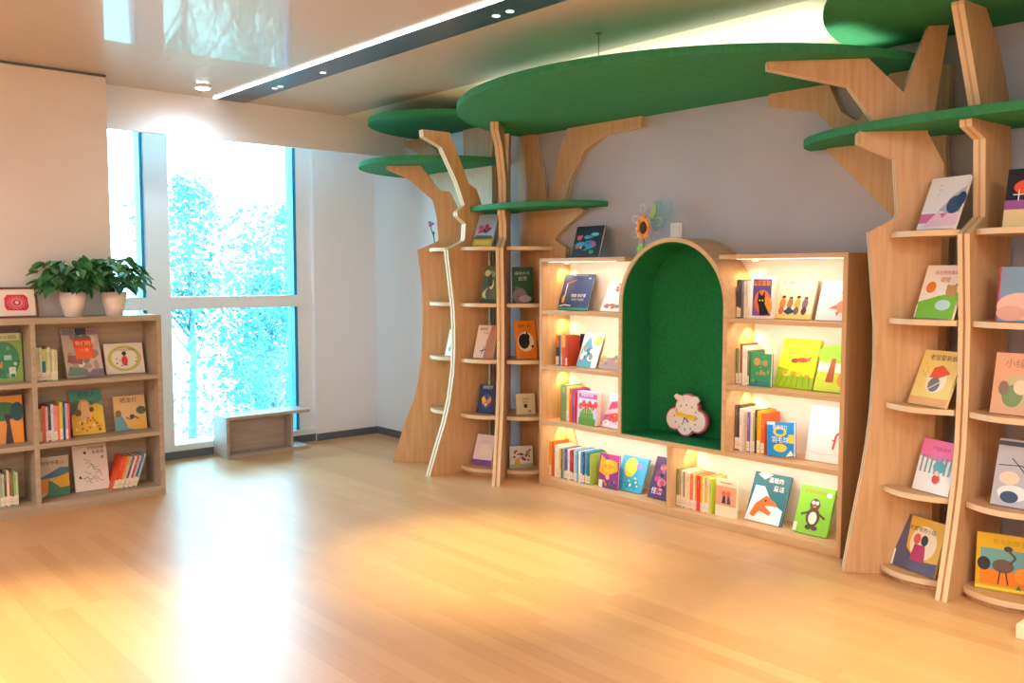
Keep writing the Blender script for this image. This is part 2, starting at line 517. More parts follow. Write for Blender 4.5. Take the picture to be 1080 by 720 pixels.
E1 = [(0.98, 0), (1.04, 0.2), (1.10, 0.36), (1.16, 0.52), (1.20, 0.8), (1.21, 1.1), (1.16, 1.585), (1.27, 1.64), (1.24, 1.70), (1.14, 1.82), (1.12, 1.95), (0.87, 2.22), (0.72, 2.40), (0.56, 2.46), (0.56, 2.499), (0.84, 2.499), (1.04, 2.33), (1.22, 2.10), (1.34, 2.10), (1.33, 2.499), (1.66, 2.499), (1.67, 1.9), (1.64, 1.6), (1.64, 0)]
board_fin(t1, E1, c1[0], 0.05 - c1[1])
g = 3.0
for z in SZ:
    th = 0.025 if z > 0.1 else 0.05
    sector_shelf(t1, -176, -140.5, 0.56, 0.60, z, th, c1[1], 0.12)
    sector_shelf(t1, -133, -98.5, 0.60, 0.475, z, th, c1[1], 0.12)
    sector_shelf(t1, -90.5, -53, 0.47, 0.47, z, th, c1[1], 0.12, 0.025)
    sector_shelf(t1, -45, -6, 0.48, 0.52, z, th, c1[1], 0.12, 0.02)
canopy('canopy', 2.14, 0.64, 0.42, 1.845, 1.88, t1, (c1[0], c1[1], 0))
canopy('canopy', 1.18, 0.655, 0.78, 2.202, 2.24, t1, (c1[0], c1[1], 0))
canopy('canopy', 1.33, 0.63, 0.80, 2.50, 2.54, t1, (c1[0], c1[1], 0))

c2 = (5.22, 0.12)
t2 = tag(empty('tree_bookcase', (c2[0], c2[1], 0)), 'tree-shaped oak bookcase with green canopies at the right edge', 'bookcase', 'tree-shaped bookcases')
profA2 = [(0.697, 0), (0.66, 0.25), (0.625, 0.464), (0.605, 0.62), (0.592, 0.76), (0.582, 1.0), (0.587, 1.18), (0.626, 1.597), (0.511, 1.661), (0.503, 1.683), (0.523, 1.928), (0.688, 2.0), (0.689, 2.047), (0.62, 2.10), (0.735, 2.26), (1.097, 2.345), (1.098, 2.38), (0.65, 2.38), (0.495, 2.225), (0.395, 2.515), (0.31, 2.515), (0.355, 2.15)]
fin(t2, -139.5, profA2, [(0.385, 2.045), (0.31, 1.90), (0.31, 0)])
profB2 = [(0.525, 0), (0.458, 0.295), (0.425, 0.48), (0.405, 0.65), (0.40, 0.9), (0.408, 1.198), (0.444, 1.575), (0.312, 1.653), (0.335, 1.978), (0.455, 2.02), (0.462, 2.05), (0.386, 2.11), (0.56, 2.50), (0.56, 2.515), (0.37, 2.515), (0.22, 2.34), (0.134, 2.168), (0.09, 1.95)]
fin(t2, -94.4, profB2, [(0.06, 1.60), (0.06, 0)])
fin(t2, -49, profA2, [(0.385, 2.045), (0.31, 1.90), (0.31, 0)])
E2 = [(4.55, 0), (4.60, 0.3), (4.63, 0.6), (4.64, 1.1), (4.60, 1.585), (4.72, 1.66), (4.48, 1.90), (4.33, 2.045), (4.41, 2.08), (4.35, 2.17), (4.27, 2.25), (3.99, 2.31), (3.99, 2.379), (4.34, 2.379), (4.41, 2.23), (4.50, 2.17), (4.66, 2.379), (4.95, 2.379), (4.94, 2.0), (4.97, 1.6), (4.97, 0)]
board_fin(t2, E2, c2[0], 0.05 - c2[1])
D2 = [(2 * c2[0] - x, z) for x, z in E2][::-1]
board_fin(t2, D2, c2[0], 0.05 - c2[1])
for z in SZ:
    th = 0.025 if z > 0.1 else 0.05
    sector_shelf(t2, -135.5, -99, 0.535, 0.41, z, th, c2[1], 0.1)
    sector_shelf(t2, -90, -53.5, 0.40, 0.52, z, th, c2[1], 0.1)
    sector_shelf(t2, -44.5, -6, 0.52, 0.5, z, th, c2[1], 0.1)
canopy('canopy', 5.22, 1.0, 0.50, 2.052, 2.092, t2, (c2[0], c2[1], 0))
canopy('canopy', 5.75, 1.26, 1.35, 2.516, 2.544, t2, (c2[0], c2[1], 0))

# ------------------------------------------------------------------ lit bookcase with arched green niche
YF = -0.18
BX0, BX1, AX0, AX1 = 2.424, 4.595, 3.128, 3.907
bc = tag(empty('arched_bookcase', (3.5, 0, 0)), 'long oak bookcase with lit shelves and a green arched niche', 'bookcase')
def bpart(name, a, c, mat, lab=None, bevel=0.0015):
    o = MB().box((a[0] - 3.5, a[1], a[2]), (c[0] - 3.5, c[1], c[2]), mat).build(name, bc, bevel=bevel)
    if lab: o['label'] = lab
    return o
BZ = (0.05, 0.435, 0.80, 1.165)
TOPZ = 1.51
bpart('side_panel', (BX0, YF, 0), (BX0 + 0.025, W - 0.004, TOPZ), OAK)
bpart('side_panel', (BX1 - 0.025, YF, 0), (BX1, W - 0.004, TOPZ), OAK)
bpart('top_board', (BX0 + 0.025, YF, TOPZ - 0.025), (AX0 + 0.04, W - 0.004, TOPZ), OAKH)
bpart('top_board', (AX1 - 0.06, YF, TOPZ - 0.025), (BX1 - 0.025, W - 0.004, TOPZ), OAKH)
bpart('shelf', (BX0 + 0.025, YF, 0), (3.505, W - 0.02, 0.05), OAKH)
bpart('shelf', (3.53, YF, 0), (BX1 - 0.025, W - 0.02, 0.05), OAKH)
bpart('shelf', (BX0 + 0.025, YF, 0.41), (BX1 - 0.025, W - 0.02, 0.435), OAKH)
bpart('divider', (3.505, YF, 0), (3.53, W - 0.02, 0.41), OAK)
for z in BZ[2:]:
    bpart('shelf', (BX0 + 0.025, YF, z - 0.023), (AX0, W - 0.02, z), OAKH)
    bpart('shelf', (AX1, YF, z - 0.023), (BX1 - 0.025, W - 0.02, z), OAKH)
bpart('back_panel', (BX0 + 0.025, W - 0.02, 0), (AX0 + 0.2, W - 0.004, TOPZ - 0.025), BACKP, 'cream back panel')
bpart('back_panel', (AX1 - 0.2, W - 0.02, 0), (BX1 - 0.025, W - 0.004, TOPZ - 0.025), BACKP, 'cream back panel')
bpart('back_panel', (AX0 + 0.2, W - 0.02, 0), (AX1 - 0.2, W - 0.004, 0.41), BACKP, 'cream back panel')
acx, ar, azc = (AX0 + AX1) / 2, (AX1 - AX0) / 2, 1.225
def arch_pts(r, zb, n=32):
    pts = [(acx - r, zb)]
    for i in range(n + 1):
        th = PI - PI * i / n
        pts.append((acx + r * math.cos(th), azc + r * math.sin(th)))
    pts.append((acx + r, zb))
    return pts
def arch_shell(name, ro, ri, y0, y1, zb, mat, inner=None, lab=None):
    m = MB(); po, pi_ = arch_pts(ro, zb), arch_pts(ri, zb)
    for i in range(len(po) - 1):
        a, b2, c, d = po[i], po[i + 1], pi_[i], pi_[i + 1]
        q = lambda p_, y: (p_[0] - 3.5, y, p_[1])
        m.face([q(a, y0), q(c, y0), q(d, y0), q(b2, y0)], mat)
        m.face([q(a, y1), q(b2, y1), q(d, y1), q(c, y1)], mat)
        m.face([q(a, y0), q(b2, y0), q(b2, y1), q(a, y1)], mat)
        m.face([q(c, y0), q(c, y1), q(d, y1), q(d, y0)], inner or mat)
    o = m.build(name, bc)
    if lab: o['label'] = lab
arch_shell('arch_frame', ar, ar - 0.024, YF - 0.004, W - 0.004, 0.435, OAKH)
arch_shell('niche_lining', ar - 0.0242, ar - 0.03, YF + 0.004, W - 0.02, 0.44, FELT, lab='green felt lining')
m = MB(); m.prism([(x - 3.5, z) for x, z in arch_pts(ar - 0.03, 0.44)], lambda u, v, t: (u, t, v), W - 0.024, W - 0.006, FELT)
m.build('niche_back', bc)['label'] = 'green felt back'
bpart('niche_base', (AX0 + 0.026, YF + 0.004, 0.4352), (AX1 - 0.026, W - 0.025, 0.442), FELT, 'green felt base', 0)
# light strips and small spots under each board; their light is in the same place
cells = [(BX0 + 0.025, AX0, TOPZ - 0.025, 1), (BX0 + 0.025, AX0, 1.142, 0), (BX0 + 0.025, AX0, 0.777, 0), (BX0 + 0.025, 3.505, 0.41, 0),
         (AX1, BX1 - 0.025, TOPZ - 0.025, 1), (AX1, BX1 - 0.025, 1.142, 0), (AX1, BX1 - 0.025, 0.777, 0), (3.53, BX1 - 0.025, 0.41, 0)]
for x0, x1, z, top in cells:
    bpart('light_strip', (x0 + 0.04, YF + 0.02, z - 0.0012), (x1 - (0.06 if x1 == AX0 else 0.01), YF + 0.034, z), LEDW, bevel=0)
    o = area('shelf_strip_light', ((x0 + x1) / 2, YF + 0.045, z - 0.012), x1 - x0 - 0.08, 0.95 * (x1 - x0), (1.0, 0.93, 0.86), (R(35), 0, 0), 0.015)
    k = MB().lathe([(0.016, 0), (0.016, -0.006), (0.012, -0.008)], LEDW, 14).build('spot_lamp', bc, loc=(x0 + 0.05 - 3.5, 0.0, z))
    spot('shelf_spot_light', (x0 + 0.05, 0.0, z - 0.015), 2.0, (1.0, 0.66, 0.22), 110, 0.6, (R(10), R(15), 0), 0.01)

# ------------------------------------------------------------------ low bookcase at the left
LXF, LXB, LY0, LY1, LH = 1.049, 0.79, -3.65, -2.17, 1.15
lb = tag(empty('low_bookcase', (0.92, -2.91, 0)), 'low oak bookcase of six compartments under the potted plants', 'bookcase')
def lpart(name, a, c, mat=OAKL, bevel=0.0015):
    return MB().box((a[0] - 0.92, a[1] + 2.91, a[2]), (c[0] - 0.92, c[1] + 2.91, c[2]), mat).build(name, lb, bevel=bevel)
lpart('side_panel', (LXB, LY0, 0), (LXF, LY0 + 0.03, LH - 0.035))
lpart('side_panel', (LXB, LY1 - 0.03, 0), (LXF, LY1, LH - 0.035))
lpart('divider', (LXB, -2.925, 0.0), (LXF, -2.897, LH - 0.035))
lpart('top_board', (LXB, LY0, LH - 0.035), (LXF, LY1, LH))
for z in (0.06, 0.412, 0.775):
    for y0, y1 in ((LY0 + 0.03, -2.925), (-2.897, LY1 - 0.03)):
        lpart('shelf', (LXB, y0, 0 if z < 0.1 else z - 0.028), (LXF, y1, z))
lpart('back_panel', (LXB, LY0 + 0.03, 0.06), (LXB + 0.012, LY1 - 0.03, LH - 0.035))

# ------------------------------------------------------------------ bench under the window
bn = tag(empty('window_bench', (0.14, -1.06, 0)), 'low pale wooden box bench with open front under the window', 'bench')
def npart(name, a, c):
    return MB().box((a[0] - 0.14, a[1] + 1.06, a[2]), (c[0] - 0.14, c[1] + 1.06, c[2]), BENCH).build(name, bn, bevel=0.002)
npart('seat_board', (0.03, -1.41, 0.295), (0.27, -0.70, 0.32))
npart('base_board', (0.03, -1.385, 0), (0.27, -0.70, 0.025))
npart('side_panel', (0.03, -1.41, 0), (0.27, -1.385, 0.295))
npart('back_panel', (0.12, -1.385, 0.025), (0.14, -0.86, 0.295))
npart('divider', (0.03, -0.86, 0.025), (0.25, -0.84, 0.295))

# pale box whose corner shows at the lower right
o = MB().box((0, 0, 0), (0.3, 0.15, 0.06), newmat('cream_board', 'F3E2BE', 0.5)).build('low_step_block', None, loc=(5.545, -0.60, 0), bevel=0.006)
tag(o, 'cream block on the floor cut by the lower right picture edge', 'block')
#BOOKS#
# ------------------------------------------------------------------ printed covers
TXT = {}
def text_mesh(s):
    """triangulated lettering, normalised to height 1, from the built-in font"""
    if s not in TXT:
        cu = bpy.data.curves.new('lettering', 'FONT')
        cu.body = s
        cu.resolution_u = 2
        o = bpy.data.objects.new('lettering', cu)
        me = bpy.data.meshes.new_from_object(o)
        vs = [v.co.copy() for v in me.vertices]
        fs = [tuple(p.vertices) for p in me.polygons]
        bpy.data.objects.remove(o); bpy.data.curves.remove(cu); bpy.data.meshes.remove(me)
        if vs:
            x0 = min(v.x for v in vs); x1 = max(v.x for v in vs); y0 = min(v.y for v in vs); y1 = max(v.y for v in vs)
            vs = [((v.x - x0), (v.y - y0)) for v in vs]
            TXT[s] = (vs, fs, x1 - x0, y1 - y0)
        else:
            TXT[s] = ([], [], 1, 1)
    return TXT[s]

def draw(mb, art, w, h, P):
    """art on a w x h sheet; P(u, v, lift) -> local point, u right, v up in metres"""
    for k, a in enumerate(art):
        lift = 0.0004 + 0.00022 * k
        t = a[0]
        if t == 'r':
            _, x0, y0, x1, y1, c = a
            mb.face([P(x0 * w, y0 * h, lift), P(x1 * w, y0 * h, lift), P(x1 * w, y1 * h, lift), P(x0 * w, y1 * h, lift)], paint(c))
        elif t == 'e':
            _, cx, cy, rx, ry, c = a
            mb.face([P((cx + rx * math.cos(2 * PI * i / 20)) * w, (cy + ry * math.sin(2 * PI * i / 20)) * h, lift) for i in range(20)], paint(c))
        elif t == 'p':
            mb.face([P(x * w, y * h, lift) for x, y in a[1]], paint(a[2]))
        elif t == 'c':      # a stroke: list of points, width
            _, pts, wd, c = a
            for i in range(len(pts) - 1):
                x0, y0, x1, y1 = pts[i][0] * w, pts[i][1] * h, pts[i + 1][0] * w, pts[i + 1][1] * h
                dx, dy = x1 - x0, y1 - y0
                L = math.hypot(dx, dy) or 1
                nx, ny = -dy / L * wd * w / 2, dx / L * wd * w / 2
                mb.face([P(x0 - nx, y0 - ny, lift), P(x1 - nx, y1 - ny, lift), P(x1 + nx, y1 + ny, lift), P(x0 + nx, y0 + ny, lift)], paint(c))
        elif t == 't':      # text fitted to a width
            _, s, x0, y0, tw, c = a[:6]
            vs, fs, W0, H0 = text_mesh(s)
            sc = tw * w / W0
            vert = len(a) > 6
            n = len(mb.v)
            mb.v += [tuple(P(x0 * w + vx * sc, y0 * h + vy * sc, lift)) for vx, vy in vs]
            for f in fs:
                mb.f.append(tuple(n + i for i in f)); mb.m.append(mb.mi(paint(c))); mb.smooth.append(False)
def dots(seed, n, cols, x0=0.05, y0=0.05, x1=0.95, y1=0.95, r=0.04, asp=0.75):
    q = random.Random(seed)
    return [('e', q.uniform(x0 + r, x1 - r), q.uniform(y0 + r, y1 - r), r * q.uniform(.5, 1), r * asp * q.uniform(.5, 1), q.choice(cols)) for _ in range(n)]
def vtext(s, x, y, dy, w, c):
    return [('t', ch, x, y - i * dy, w, c) for i, ch in enumerate(s)]

def facing(x, y, z, phi, w, h, lean, bgc, art, label, thick=0.014, spine=None, roll=0, group='picture books shown face out on the shelves'):
    """a picture book standing face out and leaning back"""
    ps = R(phi + 90)
    o = empty('picture_book', (x, y, z + thick * math.sin(R(lean)) + 0.0005), ps)
    o.rotation_euler = (R(-lean), 0, ps)
    tag(o, label, 'book', group)
    M = Matrix.Rotation(R(roll), 4, 'Y')
    m = MB()
    cv = paint(bgc)
    m.box((0, 0, 0), (w, 0.0022, h), cv)
    m.box((0, thick - 0.0022, 0), (w, thick, h), cv)
    m.box((0, 0.0022, 0), (0.0022, thick - 0.0022, h), paint(spine) if spine else cv)
    draw(m, art, w, h, lambda u, v, l: (u, -l, v))
    m.build('cover', o, xf=M)
    MB().box((0.0022, 0.0022, 0.003), (w - 0.004, thick - 0.0022, h - 0.003), PAGES).build('page_block', o, xf=M)
    return o

NAMES = {'red': (200, 50, 45), 'orange': (230, 110, 45), 'yellow': (240, 195, 50), 'pale yellow': (244, 226, 150), 'green': (90, 150, 90), 'dark green': (45, 70, 50), 'olive': (130, 140, 90),
         'navy': (50, 65, 110), 'blue': (70, 130, 190), 'light blue': (150, 200, 225), 'teal': (60, 150, 150), 'purple': (120, 80, 160), 'pink': (235, 150, 175), 'crimson': (175, 50, 80),
         'white': (245, 243, 238), 'cream': (235, 224, 198), 'beige': (205, 185, 150), 'brown': (130, 90, 65), 'dark brown': (85, 68, 58), 'grey': (150, 145, 140), 'black': (40, 38, 40), 'pale green': (190, 215, 160)}
def cname(h):
    c = [int(h[i:i + 2], 16) for i in (0, 2, 4)]
    return min(NAMES, key=lambda n: sum((a - b) ** 2 for a, b in zip(NAMES[n], c)))
ORD = ['first', 'second', 'third', 'fourth', 'fifth', 'sixth', 'seventh', 'eighth', 'ninth', 'tenth', 'eleventh', 'twelfth', 'thirteenth', 'fourteenth', 'fifteenth', 'sixteenth', 'seventeenth', 'eighteenth', 'nineteenth', 'twentieth', 'twenty-first', 'twenty-second', 'twenty-third', 'twenty-fourth', 'twenty-fifth', 'twenty-sixth', 'twenty-seventh', 'twenty-eighth']
def row(x, y, z, phi, books, where, depth=0.15, lean=0, seed=0, sticker=0.75):
    """spines standing side by side; each book its own object. (width, height, colour, [top colour])"""
    q = random.Random(seed)
    ps = R(phi + 90)
    c, s = math.cos(ps), math.sin(ps)
    u = 0
    for i, bk in enumerate(books):
        w, h, col = bk[:3]
        m = MB()
        cv = paint(col)
        m.box((0, 0, 0), (w, 0.002, h), cv)
        m.box((0, 0.002, 0), (0.0016, depth, h), cv)
        m.box((w - 0.0016, 0.002, 0), (w, depth, h), cv)
        m.box((0.0016, 0.002, 0.003), (w - 0.0016, depth - 0.004, h - 0.004), PAGES)
        art = []
        if len(bk) > 3:
            art.append(('r', 0, 0.62, 1, 1, bk[3]))
        dark = sum(int(col[k:k + 2], 16) for k in (0, 2, 4)) < 420
        tc = 'F4EEE0' if dark else '5A4A44'
        tc = '%02X%02X%02X' % tuple(int(int(col[k:k + 2], 16) * 0.5 + int(tc[k:k + 2], 16) * 0.5) for k in (0, 2, 4))
        v = q.uniform(0.82, 0.92)
        for j in range(q.randint(3, 6)):
            art.append(('r', 0.36, v - 0.028, 0.64, v, tc))
            v -= q.uniform(0.04, 0.06)
        if q.random() < sticker:
            art.append(('r', 0.0, 0.03, 1.0, q.uniform(.26, .32), 'EDE3CC'))
            art.append(('r', 0.2, 0.12, 0.8, 0.135, 'A89C88'))
            art.append(('r', 0.2, 0.18, 0.8, 0.19, 'B8AC98'))
        draw(m, art, w, h, lambda a, b2, l: (a, -l, b2))
        o = m.build('upright_book', None, (x + c * u, y + s * u, z + 0.0005 + (w * math.sin(R(lean)) if lean else 0)), None)
        o.rotation_euler = (0, R(lean), ps)
        dj = q.uniform(-0.004, 0.004)
        o.location.x += -s * dj; o.location.y += c * dj
        tag(o, '%s spined book, %s from the left in the %s' % (cname(col), ORD[i], where), 'book', 'upright books in the ' + where)
        u += (w + 0.0006) / math.cos(R(lean))

# ---- left column of the lit bookcase
facing(2.464, -.05, 1.165, -90, .267, .248, 18, '3A4A74', [('t', '戏曲·真好看', .36, .36, .50, 'F2F2F0'), ('t', '穿越千年经典', .40, .26, .42, 'C9CEDA'), ('r', 0, 0, 1, .07, '3E8E84'), ('c', [(.12, .72), (.45, .84)], .02, 'C8664A'), ('c', [(.14, .2), (.16, .72)], .025, 'D8DCE2'), ('c', [(.03, .1), (.2, .14), (.42, .12)], .025, 'E8E8E8'), ('e', .12, .3, .05, .1, 'D8A03A'), ('t', '京剧', .84, .86, .08, 'F2F2F2'), ('r', .3, .95, .8, .965, '8FA0C0')],
       'navy cover book with white lettering leaning on the top shelf left of the arch')
facing(2.848, -.05, 1.165, -90, .22, .216, 28, 'F1EADF', dots(3, 14, ['8A7FA0', '6B6480', 'C86A5A', '9C8E86'], .0, .02, .7, .3, .09, .5) + dots(4, 8, ['B98C84', '8A8480'], .3, .55, .7, .95, .06) + [('t', '小小', .35, .75, .2, '8A6A5A')],
       'cream patterned picture book beside the navy one, partly behind the arch')
facing(2.585, .035, .80, -90, .14, .208, 3, '1E1C22', [('r', .35, .6, .8, .85, 'B9B4AC'), ('c', [(.35, .5), (.8, .5)], .02, 'C0A060'), ('c', [(.35, .42), (.8, .42)], .015, 'C0A060')], 'black cover book with a small grey picture behind the blue animal book', thick=.012)
facing(2.664, -.075, .80, -90, .170, .237, 22, 'DDE6E2', [('p', [(0, 0), (.75, 0), (.6, .55), (.35, .9), (.1, .6)], '5FA6BC'), ('e', .8, .78, .18, .15, 'E9C24A')] + dots(5, 14, ['4A7E98', 'F2F4F0', '7FB4C0', '9A9088'], 0, 0, .8, .7, .14), 'pale blue animal picture book leaning on the second shelf left of the arch', thick=.01)
facing(2.842, -.06, .80, -90, .194, .215, 22, 'F2DFA6', [('r', 0, 0, 1, .35, 'B29C8E')] + dots(6, 16, ['C98A7A', '8F8A94', 'E8B04A', 'A9A294'], 0, 0, .9, .5, .1), 'yellow and tan picture book half hidden by the arch on the second shelf', thick=.01)
facing(2.71, -.115, .435, -90, .172, .215, 3, 'E9A9CE', [('r', .08, .8, 1, .93, 'B35CB0'), ('r', .08, .0, 1, .78, 'C9D6EA'), ('t', '郁金香花园', .2, .84, .6, 'F4E6F2'), ('e', .5, .22, .36, .3, '6FA03A'), ('r', .1, 0, .95, .2, '5E9436')] + [('e', .2 + .15 * i, .55 + .08 * (i % 2), .1, .1, 'E2463E') for i in range(6)] + [('c', [(.3 + .1 * i, .35), (.22 + .15 * i, .55)], .02, 'D8E0A0') for i in range(5)],
       'pink picture book of red tulips in a green pot standing on the third shelf', thick=.05, spine='E2C8E0')
facing(2.9, -.085, .435, -90, .2, .225, 24, 'EFD9E4', [('p', [(0, .05), (.6, .3), (.5, .45), (0, .35)], 'D66AA8'), ('p', [(.1, .5), (.6, .62), (.5, .8), (.15, .75)], 'E6497A'), ('e', .45, .3, .22, .14, 'E2542E'), ('e', .15, .12, .14, .09, 'F7F4F0'), ('e', .14, .13, .03, .02, '222222'), ('e', .5, .88, .14, .08, 'C04A90')] + dots(7, 9, ['B05AA8', 'F4F0F4', 'E87AB0']), 'pink and red picture book squeezed between the tulip book and the arch', thick=.01)
row(2.505, -.1, .80, -90, [(.028, .2, '3D4C7A', 'E86A2A'), (.012, .2, '3FA0B8'), (.012, .205, 'E9A03A'), (.03, .205, 'D8552E', 'F2B32A'), (.016, .2, 'B8442E')], 'row before the black cover book', depth=.12, seed=1)
row(2.545, -.1, .435, -90, [(.052, .24, '7F9A62'), (.014, .23, 'F2C22A'), (.014, .235, 'F4D98A'), (.022, .22, 'E0602A'), (.018, .215, '7B4FA0'), (.016, .205, 'D03A4A')], 'row beside the tulip book', seed=2)
row(2.452, -.11, .05, -90, [(.019, .235, 'F0A83A'), (.019, .235, 'E4662A'), (.012, .2, 'A06A3A'), (.018, .215, 'F0E8DA'), (.016, .215, 'F4F0E6'), (.014, .21, 'EFE6D2'), (.012, .2, 'F0C030'), (.014, .2, '6A7A4A'), (.014, .205, '9AB0C0'), (.016, .205, '5E6A9A'), (.014, .2, '7A4A8A'), (.016, .205, 'F2EEE8'), (.018, .2, 'C03A5A'), (.016, .2, '8A3A50'), (.014, .2, 'F0DCC8'), (.018, .21, '9CCBE0'), (.016, .21, '4F9CC8'), (.016, .205, 'F2F2EE'), (.018, .205, '5AA0C4'), (.016, .205, '3A5080'), (.016, .21, '6AB8D0'), (.016, .21, '3F86B0'), (.014, .205, '2F7A6A'), (.014, .2, 'A0B84A')], 'row left of the balloon book', seed=3)
facing(2.89, -.1, .05, -90, .165, .215, 5, '8E3A86', [('p', [(0, .45), (.35, .35), (.7, .45), (.95, .55), (.9, .95), (.4, .8), (.1, .95)], 'F0A21E'), ('e', .5, .65, .3, .2, 'F6C42E'), ('t', '魔法树', .22, .58, .55, 'D8481E'), ('e', .45, .33, .1, .08, 'F0B48A'), ('r', .1, 0, .9, .2, '6A4A78'), ('r', .02, 0, .22, .22, 'E9E0CC'), ('p', [(.5, .88), (1, .8), (1, 1), (.4, 1)], 'C0408A')] + dots(9, 8, ['C0407A', 'F08A3A', '4A3A7A'], .2, .02, .95, .3, .06), 'purple and orange picture book beside the upright row on the bottom shelf')
facing(3.005, -.072, .05, -90, .21, .221, 24, '49B4D8', [('e', .4, .68, .24, .28, 'F2E23A'), ('e', .42, .7, .18, .2, 'F8EE5A'), ('r', 0, 0, 1, .25, '3FA6C8'), ('e', .72, .75, .12, .1, '9C8FE0')] + [('c', [(.1 + .15 * i, .05), (.2 + .15 * i, .35), (.4 + .1 * i, .1)], .015, '2A7AA0') for i in range(5)] + dots(10, 10, ['A8E0E8', '4AC0B0', 'F0F0D0'], .1, .05, .9, .45, .06), 'sky blue picture book with a big yellow balloon on the bottom shelf')
facing(3.282, -.085, .05, -90, .203, .255, 22, '54345E', [('e', .4, .55, .3, .2, '7A3A66'), ('e', .4, .38, .16, .1, 'E0706A'), ('t', '怪兽', .1, .1, .4, 'F6F0F8'), ('e', .35, .75, .12, .08, 'D87A4A')] + dots(11, 14, ['B04A6A', '8A6A9A', 'E6D0C8', '3A2A48'], 0, 0, .7, .9, .09), 'dark purple picture book at the right end of the bottom left shelf')

# ---- right column
facing(3.995, -.1, 1.165, -90, .135, .228, 3, 'F5F2EE', [('r', .1, .07, .93, .93, '5A4A8E'), ('r', .1, .07, .93, .4, '8A5AA8'), ('e', .55, .4, .38, .28, 'D8784A'), ('e', .75, .3, .25, .22, 'F0A03A')] + [('r', .12 + .2 * i, .78, .28 + .2 * i, .9, 'F0922A') for i in range(4)] + [('t', '黑猫日记', .13, .8, .76, '3A2A5A'), ('e', .5, .42, .17, .13, '17141C'), ('p', [(.35, .5), (.38, .66), (.48, .54)], '17141C'), ('p', [(.55, .54), (.64, .66), (.67, .48)], '17141C'), ('p', [(.38, .4), (.62, .4), (.9, .1), (.45, .08)], '17141C'), ('e', .44, .43, .04, .02, 'E8E04A'), ('e', .57, .43, .04, .02, 'E8E04A')],
       'white bordered book with a black cat on purple, top shelf right of the arch', thick=.03)
facing(4.10, -.05, 1.165, -90, .222, .221, 22, 'F6E7C2', [('r', 0, 0, 1, .12, 'F0CE7A'), ('t', '我们的故事', .08, .9, .3, '8A5A4A')] + sum([[('e', .2 + .2 * i, .55 - .03 * (i % 2), .05, .04, '4A3430'), ('e', .2 + .2 * i, .38, .075, .14, c), ('e', .2 + .2 * i, .2, .07, .1, c2_)] for i, (c, c2_) in enumerate([('D8903A', 'C86A4A'), ('B07A4A', '3A4A6E'), ('E6B04A', '7A6A5A'), ('8A6A7A', '6A3A3A')])], []) + [('e', .42, .18, .14, .06, '35456A')],
       'cream picture book with four drawn people on the top shelf', spine='B8584A')
facing(4.352, -.05, 1.165, -90, .21, .214, 20, 'F7F4F1', [('e', .68, .35, .2, .16, 'E79A84'), ('p', [(.3, .3), (.5, .4), (.5, .28)], 'D8705A'), ('c', [(.55, .7), (.75, .72)], .02, '8A7A74'), ('c', [(.6, .6), (.72, .58)], .02, '8A7A74'), ('p', [(.5, .2), (.6, .25), (.55, .1)], 'D8705A')], 'white picture book with a small pink pig at the right end of the top shelf', spine='8A4A3A')
row(3.912, -.1, 1.165, -90, [(.014, .21, '5A4A42'), (.013, .21, '3E4A66'), (.014, .205, '8A7F78'), (.012, .2, 'E8E2D6'), (.014, .205, 'D9D2C4'), (.012, .205, 'F3F0EA')], 'row beside the black cat book', seed=4)
facing(4.005, -.1, .80, -90, .125, .178, 3, '3E9A6E', [('e', .3, .75, .16, .12, 'C89A5A'), ('e', .7, .72, .13, .1, 'B0A050'), ('r', 0, 0, 1, .16, '2F8A8A'), ('t', '小动物', .25, .35, .5, 'D8C86A')] + dots(12, 10, ['68B884', '2E7E5A', 'B8A24A'], .05, .05, .95, .9, .08), 'small green picture book in front of the upright row on the second shelf', thick=.02)
facing(4.118, -.05, .80, -90, .218, .274, 22, 'E4E81C', [('p', [(0, 0), (1, 0), (1, .22), (.6, .3), (0, .42)], '9CC22A'), ('e', .62, .57, .15, .05, 'D8502A'), ('e', .42, .55, .1, .05, '9A5A2A'), ('p', [(.7, .6), (.85, .66), (.82, .54)], 'E8783A')] + [('c', [(.1 + .17 * i, .02), (.22 + .13 * i, .3)], .012, '5A8A22') for i in range(6)] + dots(13, 12, ['F6D82A', 'F0A82A', 'C8E04A'], .1, .1, .9, .4, .07), 'large bright yellow-green picture book with a small red bird on the second shelf')
facing(4.350, -.05, .80, -90, .199, .246, 22, 'C6E04A', [('r', 0, .42, 1, .62, 'EAF4E6'), ('e', .4, .82, .5, .2, '9AD02A'), ('p', [(.28, .2), (.5, .2), (.46, .72), (.34, .72)], 'B0603A'), ('e', .74, .28, .15, .16, 'E8A03A'), ('e', .76, .48, .09, .08, 'E8A03A'), ('e', .85, .1, .12, .06, 'F2E23A')], 'green picture book with a brown tree at the right end of the second shelf', spine='7A4A2A')
row(3.912, -.1, .80, -90, [(.016, .2, '7F8A5A'), (.012, .2, 'D9C8A0'), (.013, .225, '8B5A3C'), (.014, .215, 'F0EDE6'), (.014, .2, 'EFE8D8'), (.012, .19, '5E8E5A')], 'row beside the small green book', seed=5)
row(3.912, -.1, .435, -90, [(.016, .25, '6B5B4E'), (.015, .25, '3F3A38'), (.018, .235, 'E9E4DA'), (.014, .23, 'D8D2C4'), (.016, .22, 'C8B8A0'), (.017, .22, '7A5FA0'), (.014, .225, 'E5DFC8'), (.012, .22, 'B8B070'), (.018, .235, '2F3A30'), (.02, .235, 'F2B21A'), (.02, .22, 'E6622E')], 'row behind the blue badminton book', seed=6)
